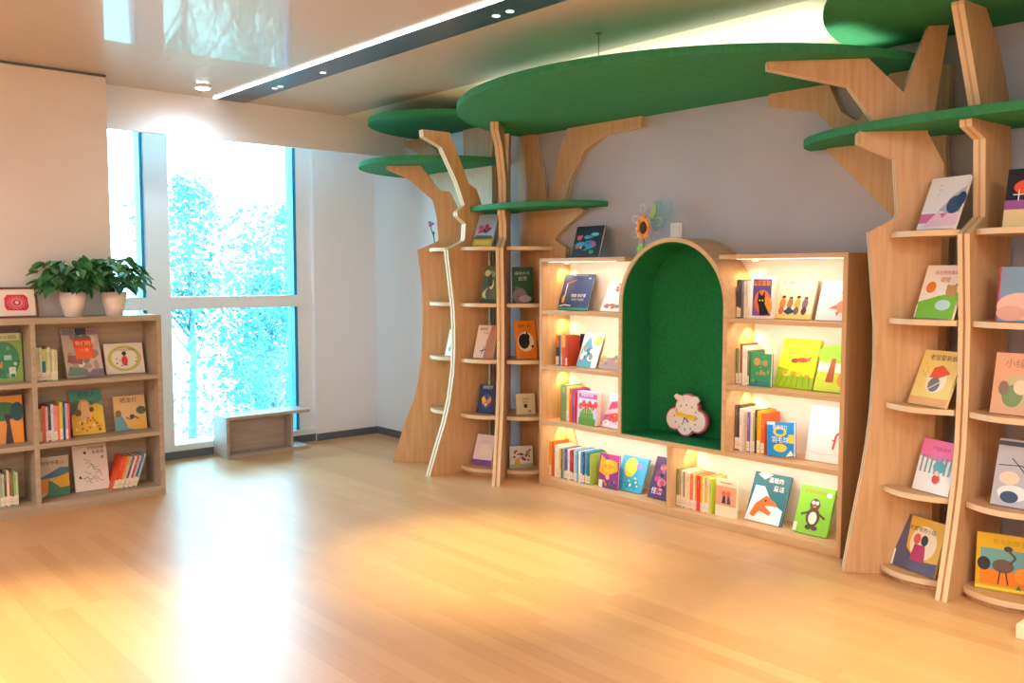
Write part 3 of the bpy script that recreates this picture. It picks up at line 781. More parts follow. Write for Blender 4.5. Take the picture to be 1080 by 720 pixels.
facing(4.128, -.115, .437, -90, .16, .18, 5, '1F8FD6', [('e', .48, .72, .25, .14, 'F4D23A'), ('e', .5, .25, .25, .12, 'F4D23A'), ('e', .48, .72, .16, .08, '1F8FD6'), ('t', '羽毛球', .18, .4, .64, 'FDFDFD'), ('t', '跟我学打', .22, .8, .55, 'F2F6FA'), ('r', .8, .4, 1, .65, 'F4D23A'), ('p', [(.7, 0), (1, .05), (.9, .2)], 'F6F0D0'), ('r', 0, .92, .3, 1, 'F6F6F2')], 'blue badminton book with white title standing before the upright row', thick=.025, roll=-4)
facing(4.315, -.05, .435, -90, .235, .285, 12, 'F6F4F2', [('c', [(.02, .18), (.3, .13), (.7, .16), (1, .1)], .008, 'B8B4B0'), ('c', [(.62, .25), (.66, .5), (.76, .58), (.9, .48)], .05, 'D84A4A'), ('e', .8, .55, .07, .06, 'D84A4A'), ('c', [(.64, .4), (.58, .42)], .03, 'D84A4A')], 'large white picture book with a thin red figure on the third shelf')
row(3.535, -.12, .05, -90, [(.014, .22, '7A8A5A'), (.014, .215, 'B9A27A'), (.016, .215, 'E8E0CC'), (.012, .21, '8FA08A'), (.016, .215, 'F0E8DA'), (.018, .21, 'F3D9B0'), (.022, .205, 'E07A3A'), (.012, .2, 'F4E6D0'), (.014, .205, 'F2A51E'), (.022, .205, 'E23B2E'), (.016, .2, 'F0C22A'), (.014, .2, 'F3E8D4'), (.018, .205, 'F5B31E'), (.014, .2, 'E8D8B8'), (.012, .2, 'C9D84A')], 'bottom row beside the fox book', seed=7)
facing(3.805, -.12, .05, -90, .135, .21, 3, 'EADBB8', [('r', 0, .3, 1, .82, 'E0A07A'), ('e', .4, .62, .1, .08, 'D86A4A'), ('e', .62, .62, .1, .08, 'D86A4A'), ('p', [(.3, .36), (.5, .36), (.48, .56), (.36, .56)], '3A3A3E'), ('p', [(.55, .36), (.75, .36), (.68, .56), (.58, .56)], '5A4A44'), ('r', .2, .9, .8, .93, 'C09A70')], 'cream and tan book with two small figures beside the bottom row', thick=.02)
facing(3.968, -.075, .05, -90, .226, .274, 23, '2F6F74', [('p', [(0, 0), (.95, 0), (.95, .3), (.62, .42), (.35, .72), (.1, .72)], 'F3EFEA'), ('p', [(.1, .95), (.3, .86), (.5, .98), (.2, 1)], 'F3EFEA'), ('p', [(.1, .12), (.2, .35), (.45, .55), (.75, .42), (.78, .36), (.45, .34), (.68, .22), (.62, .16), (.35, .22), (.22, .08)], 'D8703A'), ('e', .46, .44, .03, .025, '2A2A2A'), ('t', '温暖的', .42, .82, .4, 'F6F4F0'), ('t', '童话', .6, .66, .28, 'F6F4F0')], 'teal and white picture book with an orange fox on the bottom shelf')
facing(4.271, -.085, .05, -90, .195, .252, 21, '86C83A', [('t', '谁是我的朋友', .12, .84, .7, 'C0562E'), ('e', .85, .86, .08, .05, 'D8E8F0'), ('e', .5, .62, .15, .13, '6A5440'), ('e', .5, .36, .2, .2, '5E4A38'), ('e', .5, .34, .12, .13, 'F0E4C8'), ('c', [(.36, .45), (.15, .38)], .06, '5E4A38'), ('c', [(.64, .45), (.85, .36)], .06, '5E4A38'), ('e', .42, .14, .09, .05, '5E4A38'), ('e', .6, .14, .09, .05, '5E4A38'), ('e', .45, .66, .05, .04, 'F6F2E8'), ('e', .56, .66, .05, .04, 'F6F2E8'), ('e', .5, .58, .05, .03, 'E8703A'), ('r', .0, .02, .1, .2, 'EFE9D8')], 'green picture book with a standing brown animal at the bottom right')

# ---- low bookcase
facing(.905, -3.128, .775, 0, .194, .285, 4, '8DAE5A', [('r', 0, .85, .95, 1, 'C8D0A0'), ('t', '植物大观园', .25, .88, .6, '6A6A5A'), ('e', .5, .45, .42, .38, '3E8A5E'), ('r', .62, .1, .8, .3, 'D8DCD8'), ('r', .5, .45, .7, .55, '9CC8C0'), ('r', .2, .3, .45, .42, 'D88A5A')] + dots(21, 12, ['6AA868', '2E7A6A', 'C8A04A', 'B9D890'], .05, .05, .95, .8, .07), 'green illustrated book cut by the left picture edge on the top shelf')
facing(.95, -2.705, .775, 0, .214, .315, 24, 'CDBBAE', dots(22, 26, ['8A7A96', 'B09A8E', 'E4DACB', '7E8A86', 'A88A84'], 0, 0, 1, 1, .14) + [('r', .38, .86, .68, 1, '4A5668'), ('r', .7, .86, .98, .97, 'A8889A'), ('r', .02, .86, .36, .97, '8A8A9E'), ('p', [(.06, .3), (.45, .24), (.48, .42), (.1, .44)], '9A6A6A'), ('p', [(0, .02), (.6, .02), (.55, .14), (.1, .22)], '6E8A7E'), ('p', [(.5, .0), (1, .0), (.98, .14), (.7, .14)], '8A7A8E'), ('r', .3, .36, .78, .78, 'F06A3A'), ('p', [(.28, .6), (.78, .66), (.78, .78), (.3, .78)], 'E8583A'), ('t', '我们的', .33, .64, .42, 'FCE8D0'), ('t', '一天', .44, .5, .24, 'FCE8D0')], 'big busy patterned book with an orange title square on the top shelf')
facing(.905, -2.464, .775, 0, .237, .195, 15, 'E6DBC8', [('e', .5, .5, .44, .42, 'BFC46A'), ('e', .5, .5, .34, .34, 'E9E2CC'), ('e', .5, .42, .08, .17, 'D84A4A'), ('e', .5, .66, .06, .07, '3A2A28'), ('t', '小小花园的秘密', .26, .74, .5, '4A5A3A')] + dots(23, 10, ['B8488A', '6A8A4A', '4A6A9A'], .15, .2, .85, .8, .03), 'wide white book with a red figure in a green oval wreath')
facing(.905, -3.142, .412, 0, .199, .28, 5, 'E39A4A', [('e', .45, .68, .5, .2, '3F7A54'), ('p', [(.5, 0), (.72, 0), (.64, .5), (.78, .6), (.5, .62), (.56, .4)], '4A3A44'), ('e', .85, .66, .18, .2, '2F5A66'), ('e', .2, .3, .16, .12, '8A6AA0'), ('p', [(.8, 0), (.98, 0), (.95, .45), (.7, .45)], 'EE9A3E')], 'orange book with green trees and dark trunks cut by the left picture edge')
facing(.905, -2.671, .412, 0, .191, .275, 16, 'E9C24E', [('r', 0, .74, 1, 1, '4E9A90'), ('p', [(0, .45), (0, .8), (.3, .74), (.5, .8), (1, .62), (1, .76), (0, .76)], '8AB08A'), ('e', .42, .6, .2, .2, 'D8A86A'), ('p', [(.26, .3), (.6, .3), (.52, .74), (.34, .74)], 'E6C08A'), ('e', .22, .5, .1, .08, '7A5A38'), ('e', .64, .56, .07, .06, '6A5034'), ('t', '稻草人', .25, .86, .55, '3A5A54')] + dots(24, 22, ['D8963A', 'C87A3A', 'F4E08A', 'B0562E'], .05, .03, .95, .42, .05), 'teal and golden harvest picture book on the middle shelf')
facing(.905, -2.419, .412, 0, .195, .22, 12, 'E0C08A', [('t', '晒龙灯', .22, .8, .52, '5A4030'), ('p', [(0, 0), (.55, 0), (.35, .2), (.25, .4), (.1, .5), (0, .45)], '6FA0A8'), ('p', [(.3, .35), (1, .4), (1, .0), (.4, .05)], 'E4B45A'), ('e', .85, .55, .16, .12, '5E6A4A'), ('e', .12, .5, .1, .1, '8A6A4A'), ('c', [(.35, .38), (.5, .3), (.62, .4), (.75, .3)], .03, '3A4458'), ('e', .55, .38, .08, .07, '4A5068')], 'sandy yellow book with a lakeside scene, rightmost on the middle shelf')
facing(.905, -2.868, .06, 0, .166, .24, 4, 'C9B99E', [('p', [(0, .5), (.3, .58), (.7, .72), (1, .7), (1, .5), (0, .44)], '4A7896'), ('p', [(.3, .42), (1, .56), (1, .2), (.5, .2)], 'E0AE3A'), ('p', [(0, .1), (.3, .12), (.34, .46), (0, .46)], 'E0944A'), ('p', [(.1, 0), (1, 0), (1, .22), (.7, .2), (.45, .36), (.3, .42), (.25, .1)], '4F8468'), ('t', '和爷爷看山', .04, .8, .8, '4A4A48')], 'landscape painting book beside the divider on the bottom shelf')
facing(.905, -2.668, .06, 0, .202, .287, 12, 'E6D9CB', [('t', '爷爷的手推', .42, .88, .5, '4A4440'), ('t', '车老故', .56, .78, .36, '4A4440'), ('t', '事', .8, .66, .1, '4A4440')] + [('c', [(q1, q2), (q1 + .12, q2 + .06 * (i % 3 - 1)), (q1 + .2, q2 - .05)], .012, '7A726C') for i, (q1, q2) in enumerate([(.3, .7), (.35, .6), (.4, .5), (.5, .55), (.15, .28), (.25, .25), (.35, .3), (.5, .3), (.6, .35), (.65, .25), (.3, .2), (.45, .22), (.3, .42), (.55, .45)])] + [('e', .35, .82, .04, .03, '3A3634'), ('e', .16, .3, .035, .03, '3A3634')], 'cream book with a grey pen sketch standing on the bottom shelf')
row(.985, -2.885, .775, 0, [(.01, .2, 'D8E0C0'), (.012, .195, 'C3CFA0'), (.008, .2, 'F0EBDA'), (.02, .19, '2E7F94', 'C8D090'), (.01, .19, 'C8D484'), (.014, .2, 'DDE2B8'), (.01, .19, 'B8C48A'), (.01, .185, 'E6E2C0'), (.01, .185, 'C8CF9A'), (.008, .18, 'E2DDBA')], 'low bookcase top row', depth=.12, seed=8, lean=0)
row(.985, -2.887, .412, 0, [(.013, .195, 'D9DCC0'), (.01, .2, 'B8A878'), (.016, .215, 'E0705A'), (.014, .21, 'E8B8B8'), (.016, .215, '3A5578'), (.014, .22, 'E2E2E4'), (.018, .21, 'D8A0A0'), (.014, .21, 'F0805A'), (.016, .23, 'D0D24A'), (.014, .225, '39547E'), (.014, .22, 'C8B0D8'), (.012, .22, 'E0505A')], 'low bookcase middle row', depth=.13, seed=9)
row(.985, -3.285, .06, 0, [(.012, .2, 'E88A4A'), (.012, .2, 'E4E0D4'), (.01, .2, 'D89A5A'), (.014, .2, 'C8C29A'), (.012, .205, 'F0EADA'), (.012, .2, 'E8843A'), (.01, .2, 'D8D2A0'), (.012, .195, 'E3DCC8'), (.011, .195, '9A6A5A'), (.012, .19, 'B8C890'), (.012, .195, 'E2C8B8'), (.012, .19, 'E0D8C0'), (.012, .19, 'E88AA8'), (.014, .19, 'F08AB0'), (.01, .19, 'B8C8B0'), (.012, .195, 'A8B894'), (.01, .19, 'C8CFC0'), (.012, .205, '6A5A44'), (.012, .21, 'E8DCC0'), (.012, .2, 'A8604A'), (.01, .2, '5E8A4A'), (.012, .2, 'A8C084'), (.01, .19, 'C8D8A8')], 'low bookcase row at bottom left', depth=.13, seed=10)
row(.975, -2.475, .06, 0, [(.018, .21, 'E8552E'), (.016, .21, 'F0603A'), (.014, .205, 'E0A85A'), (.012, .205, 'D8D0A8'), (.012, .205, '5A6A9A'), (.012, .205, 'E8E2D2'), (.014, .205, 'D85A5E'), (.012, .205, 'C8D0D8'), (.014, .205, '3F7FA4'), (.012, .21, 'B8C4CC')], 'leaning row of the low bookcase', depth=.14, lean=19, seed=11, sticker=1)

# ---- tree bookcase by the window
facing(1.846, -.287, 1.595, -71, .158, .25, 26, 'A9BCD2', [('r', 0, 0, 1, .22, 'C2A43A'), ('r', .12, .05, .88, .17, 'D8C060'), ('p', [(0, .22), (1, .22), (.9, .32), (.1, .34)], '4A6A5A')] + dots(31, 12, ['A8486A', 'C86A8A', '5A5A8A', '6A3A5A'], .1, .32, .85, .75, .11), 'blue book with red blossoms and gold band atop the window-side tree bookcase')
facing(1.92, -.275, 1.205, -71, .12, .265, 14, '5A6A42', dots(32, 12, ['8A9A6A', '3F4E30', 'C8C8A0', '4A5A6A'], 0, 0, 1, 1, .2) + [('r', 0, 0, 1, .1, '3A4A30')], 'dark green mossy book behind the front panel of the window-side tree bookcase', thick=.012)
facing(2.125, -.15, 1.205, -25, .15, .25, 4, '2F5A42', [('t', '森林大书', .12, .78, .7, 'C8CFC0'), ('t', '自然', .3, .62, .4, 'C8CFC0'), ('e', .35, .2, .35, .22, '8A7A84'), ('e', .6, .12, .3, .1, 'B8A8B0'), ('e', .2, .42, .1, .05, '4F7A5A')], 'dark green forest book with pale lettering on the window-side tree bookcase', thick=.012)
facing(1.852, -.285, .815, -71, .16, .24, 20, 'EDE2D8', [('p', [(.5, 0), (1, 0), (1, 1), (.7, 1), (.55, .5)], 'C08A6A'), ('t', '蓝蜻蜓', .12, .84, .4, 'C0482E'), ('t', '飞啊', .3, .7, .3, 'D87A5A'), ('c', [(.3, .2), (.6, .26)], .05, '5A4A8A'), ('c', [(.4, .12), (.5, .36)], .04, '5A4A8A')], 'white and tan book with a purple dragonfly on the window-side tree bookcase')
facing(2.135, -.125, .815, -25, .155, .27, 14, 'EE8E22', [('e', .5, .45, .38, .26, 'F0E2C8'), ('e', .42, .46, .26, .2, '241F22'), ('e', .6, .58, .09, .07, '241F22'), ('p', [(.52, .62), (.56, .74), (.62, .64)], '241F22'), ('t', '猫的一天', .16, .82, .6, '8A4A1A'), ('e', .8, .32, .06, .03, '3A2A1A')], 'orange book with a curled black cat on the window-side tree bookcase', thick=.012)
facing(1.565, -.315, .815, -82, .13, .195, 16, 'EDEBE4', [('c', [(.2, .2), (.4, .5)], .04, '6FB0A8'), ('e', .3, .25, .1, .08, '8AC0B8'), ('t', '白云', .25, .7, .4, '8A9A9A')], 'white book half hidden behind a side panel of the window-side tree bookcase', thick=.01)
facing(1.878, -.275, .425, -71, .14, .205, 15, '2E3B66', [('e', .5, .42, .3, .26, '4A5A8A'), ('p', [(.3, .3), (.5, .42), (.32, .6), (.2, .5)], 'E8B03A'), ('p', [(.5, .42), (.72, .6), (.78, .45), (.6, .3)], 'E8863A'), ('e', .48, .3, .08, .06, 'F0D06A'), ('t', '蝴蝶梦', .2, .84, .6, 'C8D0E0')], 'navy book with an orange butterfly on the window-side tree bookcase')
facing(2.135, -.125, .425, -25, .14, .145, 8, 'DDD2A8', [('t', '小房子', .3, .68, .4, '4A5A6A'), ('e', .5, .4, .1, .1, '5A2A2A'), ('t', '的故事', .36, .55, .26, '4A5A6A'), ('e', .7, .15, .08, .03, '3A3A3A')], 'small cream book with a brown dot drawing on the window-side tree bookcase', thick=.02)
facing(1.84, -.29, .05, -71, .155, .22, 23, 'EADCE0', [('r', 0, 0, 1, .17, '7A4AA8'), ('e', .55, .5, .3, .2, 'F4E8D8'), ('c', [(.3, .75), (.7, .78)], .015, 'B8A0B0')], 'pale pink book with a purple bottom band, lowest on the window-side tree bookcase', thick=.02, spine='8A5AB0')
facing(2.112, -.165, .05, -25, .17, .15, 4, 'DCE0D2', [('r', 0, 0, 1, .18, 'A8B89A')] + dots(33, 20, ['B8583A', 'D8A03A', '8A4A4A', '6A8A4A', 'C88A8A'], .05, .15, .95, .9, .09) + [('p', [(.2, .1), (.45, .1), (.42, .4), (.22, .4)], 'D8B04A')], 'wide pale book with flower drawings on the lowest shelf of the window-side tree bookcase')

# ---- tree bookcase at the right edge
facing(4.954, -.256, 1.595, -108, .2, .248, 22, 'E6E6EC', [('r', 0, .12, .8, .3, 'D078A8'), ('p', [(.2, .1), (.45, .35), (.6, .2), (.8, .38), (1, .25), (1, .05), (.1, .05)], 'E9C8DC'), ('p', [(.45, .35), (.7, .62), (1, .8), (1, .3), (.75, .28)], 'B6B8CC'), ('e', .82, .45, .2, .17, '39557E'), ('e', .95, .55, .12, .14, '2F4A72')] + vtext('云中山', .3, .82, .09, .05, '8A8A96'), 'white book with blue and pink mountains on the top of the right tree bookcase')
facing(4.953, -.25, 1.205, -108, .202, .247, 19, 'F3EDE2', [('p', [(0, 0), (1, 0), (1, .5), (.5, .42), (0, .3)], '7CC43A'), ('e', .25, .58, .13, .11, 'E8843A'), ('t', '给老虎挠痒痒', .26, .82, .6, 'D8487A'), ('t', '嘘嘘', .45, .68, .25, 'D87A4A'), ('e', .8, .52, .14, .11, 'C89A6A'), ('e', .7, .6, .04, .04, 'C89A6A'), ('e', .9, .62, .04, .04, 'C89A6A'), ('e', .68, .25, .2, .1, 'BFE4E0'), ('r', 0, 0, .03, .25, 'F6F2E8')], 'white and green picture book with a bear cub on the right tree bookcase')
facing(4.932, -.24, .815, -108, .205, .262, 24, 'F0DC8A', [('r', 0, 0, 1, .14, 'E8B47A'), ('t', '老鼠娶新娘', .2, .82, .7, '4A4A5A'), ('e', .55, .45, .26, .22, 'F6F0D8'), ('p', [(.34, .5), (.6, .5), (.85, .6), (.6, .74), (.4, .68)], 'E8603A'), ('e', .52, .38, .15, .13, '7A7A7E'), ('c', [(.42, .3), (.66, .44)], .03, 'D8D8D0')] + dots(34, 8, ['D8C05A', 'C8D08A'], .05, .2, .35, .8, .03), 'yellow picture book with a red-capped figure on the right tree bookcase')
facing(4.963, -.235, .425, -108, .195, .238, 17, 'EEF0F0', [('r', 0, .72, 1, 1, 'E87AB8'), ('p', [(0, .72), (1, .72), (1, .66), (.5, .6), (0, .66)], 'E87AB8'), ('t', '下雪的森林', .3, .8, .5, 'C0407A')] + [('r', .08 + .13 * i, .36, .13 + .13 * i, .7, '6FA8B4') for i in range(7)] + [('e', .6, .5, .16, .12, '5FB0B8'), ('e', .58, .27, .1, .09, 'D8483A'), ('e', .58, .38, .06, .05, 'F0D0B8')], 'pink and white snowy forest book on the right tree bookcase')
facing(4.872, -.225, .05, -108, .24, .245, 18, 'E2B84A', [('p', [(0, 0), (1, 0), (1, .25), (.5, .2), (.25, .4), (.2, 1), (0, 1)], '5E5E7A'), ('e', .6, .55, .3, .32, 'F2E8CC'), ('t', '大提琴的小姐', .22, .74, .6, '2A2630'), ('p', [(.38, .2), (.72, .2), (.66, .5), (.42, .5)], 'B8386A'), ('e', .45, .6, .08, .1, 'D86A5A'), ('e', .62, .6, .08, .1, '3A3A48'), ('r', .0, .0, .04, .3, 'F0EEE8')], 'yellow and violet book with a magenta dress, lowest on the right tree bookcase')
facing(5.317, -.265, 1.595, -90, .19, .247, 12, '262430', [('r', 0, 0, 1, .3, 'E6D4A0'), ('r', 0, .3, 1, .46, '9A5AA8'), ('e', .45, .68, .3, .13, 'E8583A'), ('t', '十万', .15, .45, .5, 'FAFAFA'), ('e', .6, .3, .12, .08, '5A3A2A')], 'black, purple and cream book reading ten thousand in white, top of the right tree bookcase')
facing(5.305, -.265, 1.205, -90, .19, .229, 8, '7FA3C4', [('r', 0, 0, .04, 1, 'B8406A'), ('e', .5, .28, .5, .25, 'F0C8B8'), ('e', .3, .15, .3, .14, 'E8B0A0'), ('e', .65, .78, .06, .05, '3A4A6A')], 'blue sky and pink cloud picture book at the right picture edge', spine='B8406A')
facing(5.296, -.265, .815, -90, .2, .26, 13, 'E2B08E', [('t', '小绿狼', .2, .76, .6, 'B07A5A'), ('e', .45, .38, .28, .26, 'C8C09A'), ('e', .4, .3, .2, .18, '7A9A6A'), ('e', .55, .45, .14, .12, 'F0D8B8'), ('e', .22, .42, .1, .12, '8A7A68')], 'peach coloured book with a soft green picture at the right picture edge')
facing(5.312, -.265, .425, -90, .2, .285, 18, 'B9C0CC', [('c', [(.05, .6), (.5, .62), (.95, .5)], .02, '3A3A44'), ('c', [(.3, .72), (.45, .62), (.6, .5)], .02, '3A3A44'), ('e', .4, .2, .3, .12, 'F0F0F0'), ('e', .35, .14, .18, .09, '3A5578'), ('r', 0, .9, 1, .97, '4A5060'), ('e', .3, .42, .2, .1, 'F0D8C4')], 'grey-blue winter book with bare branches at the right picture edge')
facing(5.262, -.262, .05, -76, .21, .242, 4, 'D8B02A', [('r', .08, .1, .96, .74, '6FA8A8'), ('r', .08, .1, .96, .36, 'E8862A'), ('t', '鸵鸟的脖子', .3, .82, .6, 'B08A1A'), ('e', .5, .45, .2, .12, '6A5A50'), ('e', .15, .46, .12, .12, '2E3A40'), ('c', [(.62, .5), (.72, .62), (.58, .74)], .04, '4A4A48'), ('e', .58, .76, .08, .05, '3F4A50'), ('c', [(.45, .36), (.42, .12)], .025, '4A4038'), ('c', [(.55, .36), (.6, .12)], .025, '4A4038'), ('e', .85, .32, .14, .14, 'F09A3A'), ('p', [(.7, .02), (.8, .16), (.86, .02)], '3F8A4A'), ('r', .0, .02, 1, .07, 'F0D84A')], 'yellow framed ostrich picture book on the lowest shelf at the right picture edge')

# ---- things on top of the lit bookcase and on the wall
facing(2.59, -.055, 1.511, -90, .245, .21, 17, '16181E', dots(41, 10, ['3A9AC8', '2F7AB8', '58B8D8'], .05, .05, .95, .95, .22, .4) + dots(42, 12, ['E8903A', 'D8486A', '3FA05A', 'C8C84A', 'E8B0C0', '111318'], .05, .05, .95, .95, .1), 'dark canvas of bright blue and orange shapes leaning on top of the lit bookcase', thick=.02)
t = tag(empty('sunflower_pinwheel', (3.18, -.03, 1.511)), 'toy sunflower with loop petals and clear wings on top of the lit bookcase', 'ornament')
FY, FO, FB = newmat('yellow_petal', 'F4A61E', .5), newmat('orange_petal', 'EE6F1E', .5), newmat('brown_disc', '4A2E16', .8)
m = MB()
fc = (0.02, 0, 0.175)
for i in range(16):
    a = 2 * PI * i / 16; r0, r1, r2 = 0.03, 0.06, 0.092
    pt = lambda r, da, y: (fc[0] + r * .72 * math.cos(a + da), y, fc[2] + r * math.sin(a + da))
    m.face([pt(r0, -.15, -.02), pt(r1, -.19, -.026), pt(r2, 0, -.02), pt(r1, .19, -.026), pt(r0, .15, -.02)], FY if i % 3 else FO)
    m.face([pt(r0, .15, -.016), pt(r1, .19, -.02), pt(r2, 0, -.016), pt(r1, -.19, -.02), pt(r0, -.15, -.016)], FO)
m.build('petals', t)
MB().ball((fc[0], -.022, fc[2]), (.028, .012, .038), FB).build('flower_disc', t)
m = MB()
for i in range(8):
    a = 2 * PI * i / 8 + .3
    c0 = Vector((fc[0] + .09 * math.cos(a), 0.01, fc[2] + .115 * math.sin(a)))
    u = Vector((math.cos(a), 0, math.sin(a))); v = Vector((-math.sin(a), 0, math.cos(a)))
    m.tube([c0 + u * (.034 * math.cos(k * PI / 6)) + v * (.022 * math.sin(k * PI / 6)) for k in range(13)], .0022, newmat('white_loop', 'E8DCE0', .4) if i == 0 else m.mats[0], 5)
m.build('wire_loops', t)
WING = newmat('iridescent_wing', '8FC0C0', .3); WING.node_tree.nodes['Principled BSDF'].inputs['Alpha'].default_value = .4
LG = newmat('lime_leaf', '9CD05A', .5)
m = MB()
m.prism([(0.03, .2), (.06, .33), (.10, .37), (.13, .30), (.17, .34), (.17, .26), (.13, .18), (.07, .15)], lambda u, v, k: (u, k, v), .03, .032, WING)
m.build('wing', t)
m = MB()
m.prism([(.03, .24), (.06, .30), (.085, .32), (.085, .27), (.06, .23)], lambda u, v, k: (u, k, v), .018, .022, LG)
m.prism([(-.03, .0), (-.05, .05), (-.02, .09), (.01, .07), (.03, .0)], lambda u, v, k: (u, k, v), .0, .004, LG)
m.build('leaves', t)
MB().tube([(0, 0, 0), (.01, 0, .09), (.02, -.002, .17)], .004, STEM).build('stem', t)
t = tag(empty('wall_switch', (3.338, W, 1.672)), 'white switch plate on the wall behind the arch top', 'switch')
MB().box((-.043, -.01, -.043), (.043, 0, .043), WHITE).build('plate', t, bevel=.002)
MB().box((-.028, -.014, -.028), (.028, -.01, .028), PAGES).build('rocker', t, bevel=.001)

# cloud-shaped clock standing in the niche
t = tag(empty('cloud_clock', (3.50, -.0, .443)), 'white cloud-shaped toy clock with yellow bow standing in the green niche', 'clock')
t.rotation_euler = (R(-6), 0, 0)
PINK, CLW, GOLD = newmat('pink_rim', 'E0607A', .5), newmat('clock_white', 'F3E4DC', .5), newmat('gold_bow', 'EFC22A', .45)
lobes = [(0.0, .168, .088), (-.082, .098, .068), (.082, .098, .070), (0.0, .072, .070), (-.035, .125, .07), (.035, .125, .07)]
m = MB()
for cx_, cz, r in lobes:
    m.prism([(cx_ + r * math.cos(2 * PI * k / 28), cz + r * math.sin(2 * PI * k / 28)) for k in range(28)], lambda u, v, k: (u, k, v), -.004, .018, PINK)
m.build('rim', t)
m = MB()
for i, (cx_, cz, r) in enumerate(lobes):
    r -= .009
    m.prism([(cx_ + r * math.cos(2 * PI * k / 28), cz + r * math.sin(2 * PI * k / 28)) for k in range(28)], lambda u, v, k: (u, k, v), -.012 - .0002 * i, -.004, CLW)
for i in range(12):
    a = 2 * PI * i / 12
    m.prism([(x_ + .082 * math.sin(a), z_ + .115 + .072 * math.cos(a)) for x_, z_ in ((-.003, -.005), (.003, -.005), (.003, .005), (-.003, .005))], lambda u, v, k: (u, k, v), -.0145, -.012, BASEB)
m.build('dial', t)
m = MB()
m.prism([(-.075, .145), (-.06, .118), (0, .112), (.07, .10), (.075, .13), (0, .132)], lambda u, v, k: (u, k, v), -.021, -.0145, GOLD)
m.build('bow', t)
m = MB()
m.prism([(-.095, .232), (-.08, .248), (-.03, .236), (-.02, .215), (-.075, .212)], lambda u, v, k: (u, k, v), -.018, -.006, CLW)
m.prism([(.095, .222), (.07, .246), (.02, .236), (.02, .212), (.08, .205)], lambda u, v, k: (u, k, v), -.018, -.006, CLW)
m.build('collar', t)
m = MB()
m.tube([(0, -.024, .115), (-.012, -.024, .07)], .0025, BASEB); m.tube([(0, -.024, .115), (.03, -.024, .09)], .0025, BASEB)
m.build('clock_hands', t)

# ---- frame and plants on the low bookcase
t = tag(empty('framed_papercut', (.93, -3.048, LH)), 'brown picture frame with a red papercut on the low bookcase', 'picture frame')
t.rotation_euler = (R(-12), 0, R(90))
WALN = newmat('walnut_frame', '6E4A36', .45)
fw, fh = .225, .185
x0 = -.02
m = MB()
for a, c in (((x0, 0, 0), (x0 + fw, .015, .013)), ((x0, 0, fh - .013), (x0 + fw, .015, fh)), ((x0, 0, .013), (x0 + .013, .015, fh - .013)), ((x0 + fw - .013, 0, .013), (x0 + fw, .015, fh - .013))):
    m.box(a, c, WALN)
m.build('frame', t, bevel=.001)
m = MB().box((x0 + .012, .008, .012), (x0 + fw - .012, .012, fh - .012), paint('F2E4D6'))
RED = 'D8405A'
art = [('p', [(.24, .22), (.18, .35), (.18, .68), (.26, .8), (.72, .8), (.8, .7), (.82, .32), (.74, .2)], RED), ('e', .5, .5, .22, .22, 'E88090'), ('e', .5, .5, .19, .19, RED)]
for i in range(16):
    a = 2 * PI * i / 16
    art.append(('e', .5 + .14 * math.cos(a), .5 + .14 * math.sin(a), .016, .02, 'F4D8D4'))
    art.append(('e', .5 + .26 * math.cos(a), .5 + .24 * math.sin(a), .012, .016, 'EFA0A8'))
art.append(('e', .5, .5, .05, .06, 'F4D8D4'))
draw(m, art, fw - .026, fh - .026, lambda u, v, l: (x0 + .013 + u, .008 - l, .013 + v))
m.build('papercut_picture', t)['label'] = 'red papercut on cream paper'
MB().box((x0 + .09, .015, .0), (x0 + .13, .055, .004), WALN).build('stand', t)

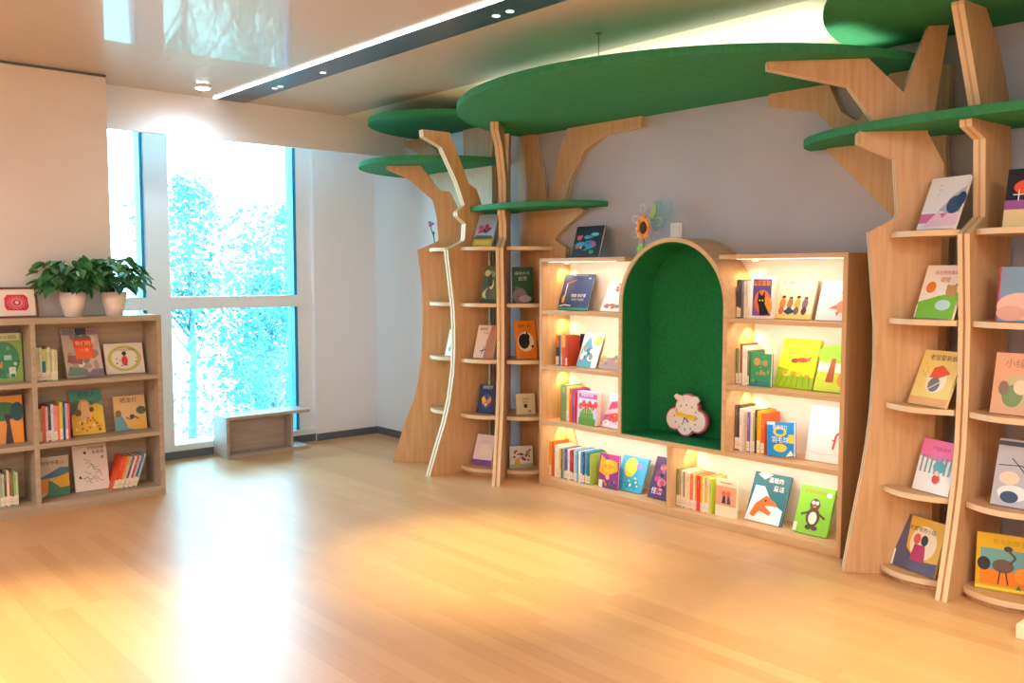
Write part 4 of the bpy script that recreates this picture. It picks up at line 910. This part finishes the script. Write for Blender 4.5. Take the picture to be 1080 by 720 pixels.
def plant(loc, label, seed, n=95, drop=None, big=1):
    q = random.Random(seed)
    t = tag(empty('potted_pothos', loc), label, 'potted plant', 'potted plants on the low bookcase')
    MB().lathe([(.046, 0), (.05, .004), (.072, .085), (.078, .145), (.072, .146), (.068, .13), (.0685, .128)], CER).build('pot', t)
    MB().lathe([(.066, .118), (.066, .127), (.001, .129)], SOIL, 20).build('soil', t)
    st, lf = MB(), MB()
    for i in range(n):
        a = q.uniform(0, 2 * PI)
        e = q.random()
        reach = (.05 + .13 * q.random()) * big
        z = .165 + .185 * (1 - e ** 1.2) * (1 - (reach / .3) ** 2) + q.uniform(-.02, .02)
        tip = Vector((reach * math.cos(a), reach * math.sin(a) * 1.12, z))
        if tip.x < -.09: tip.x = -.09 + q.uniform(0, .04)
        base = Vector((.03 * math.cos(a), .03 * math.sin(a), .128))
        mid = (base + tip) / 2 + Vector((0, 0, .04))
        if i % 2 == 0:
            st.tube([base, mid, tip], .0022, STEM, 5)
        L = q.uniform(.055, .09)
        out = Vector((math.cos(a), math.sin(a), q.uniform(-.75, .1))).normalized()
        side = out.cross(Vector((0, 0, 1))).normalized()
        side = (side + Vector((0, 0, q.uniform(-.5, .5)))).normalized()
        up = side.cross(out).normalized()
        if up.z < 0: up = -up
        prof = [(0, 0), (-.1, .22), (.12, .42), (.45, .40), (.75, .2), (1, 0)]
        for sg in (1, -1):
            for k in range(len(prof) - 1):
                p0, p1 = prof[k], prof[k + 1]
                P = lambda p_, edge: tip + out * p_[0] * L + side * (sg * p_[1] * L if edge else 0) + up * (.18 * L * p_[1] - .35 * L * max(p_[0], 0) ** 2 + (.12 * L if edge else 0))
                c0 = (max(p0[0], 0), 0); c1_ = (max(p1[0], 0), 0)
                pts = [P(c0, 0), P(p0, 1), P(p1, 1), P(c1_, 0)]
                if (pts[0] - pts[1]).length < 1e-6: pts = pts[1:]
                elif (pts[2] - pts[3]).length < 1e-6: pts = pts[:3]
                lf.face(pts if sg > 0 else pts[::-1], LEAFM, True)
    st.build('stems', t); lf.build('leaves', t)
plant((.93, -2.655, LH), 'pothos in a round white pot, left of the two on the low bookcase', 3, 120)
plant((.93, -2.415, LH), 'pothos in a round white pot, right of the two by the window', 8, 110)

t = tag(empty('flower_sprig', (1.235, -.15, 1.5955)), 'small purple flower sprig in a green tube on the window-side tree bookcase', 'plant')
m = MB(); m.tube([(0, 0, 0), (-.01, 0, .08), (-.04, -.01, .17)], .004, STEM); m.tube([(-.008, 0, .07), (-.03, .01, .12)], .003, STEM)
m.build('stem', t)
m = MB()
for i, (a, b2, c) in enumerate([(-.045, -.01, .18), (-.065, 0, .19), (-.03, .0, .195), (-.08, .01, .205), (-.035, .01, .125)]):
    m.ball((a, b2, c), (.014, .012, .012), paint('A878C0' if i < 4 else '5E9A4A'), 8, 5)
m.build('blossoms', t)
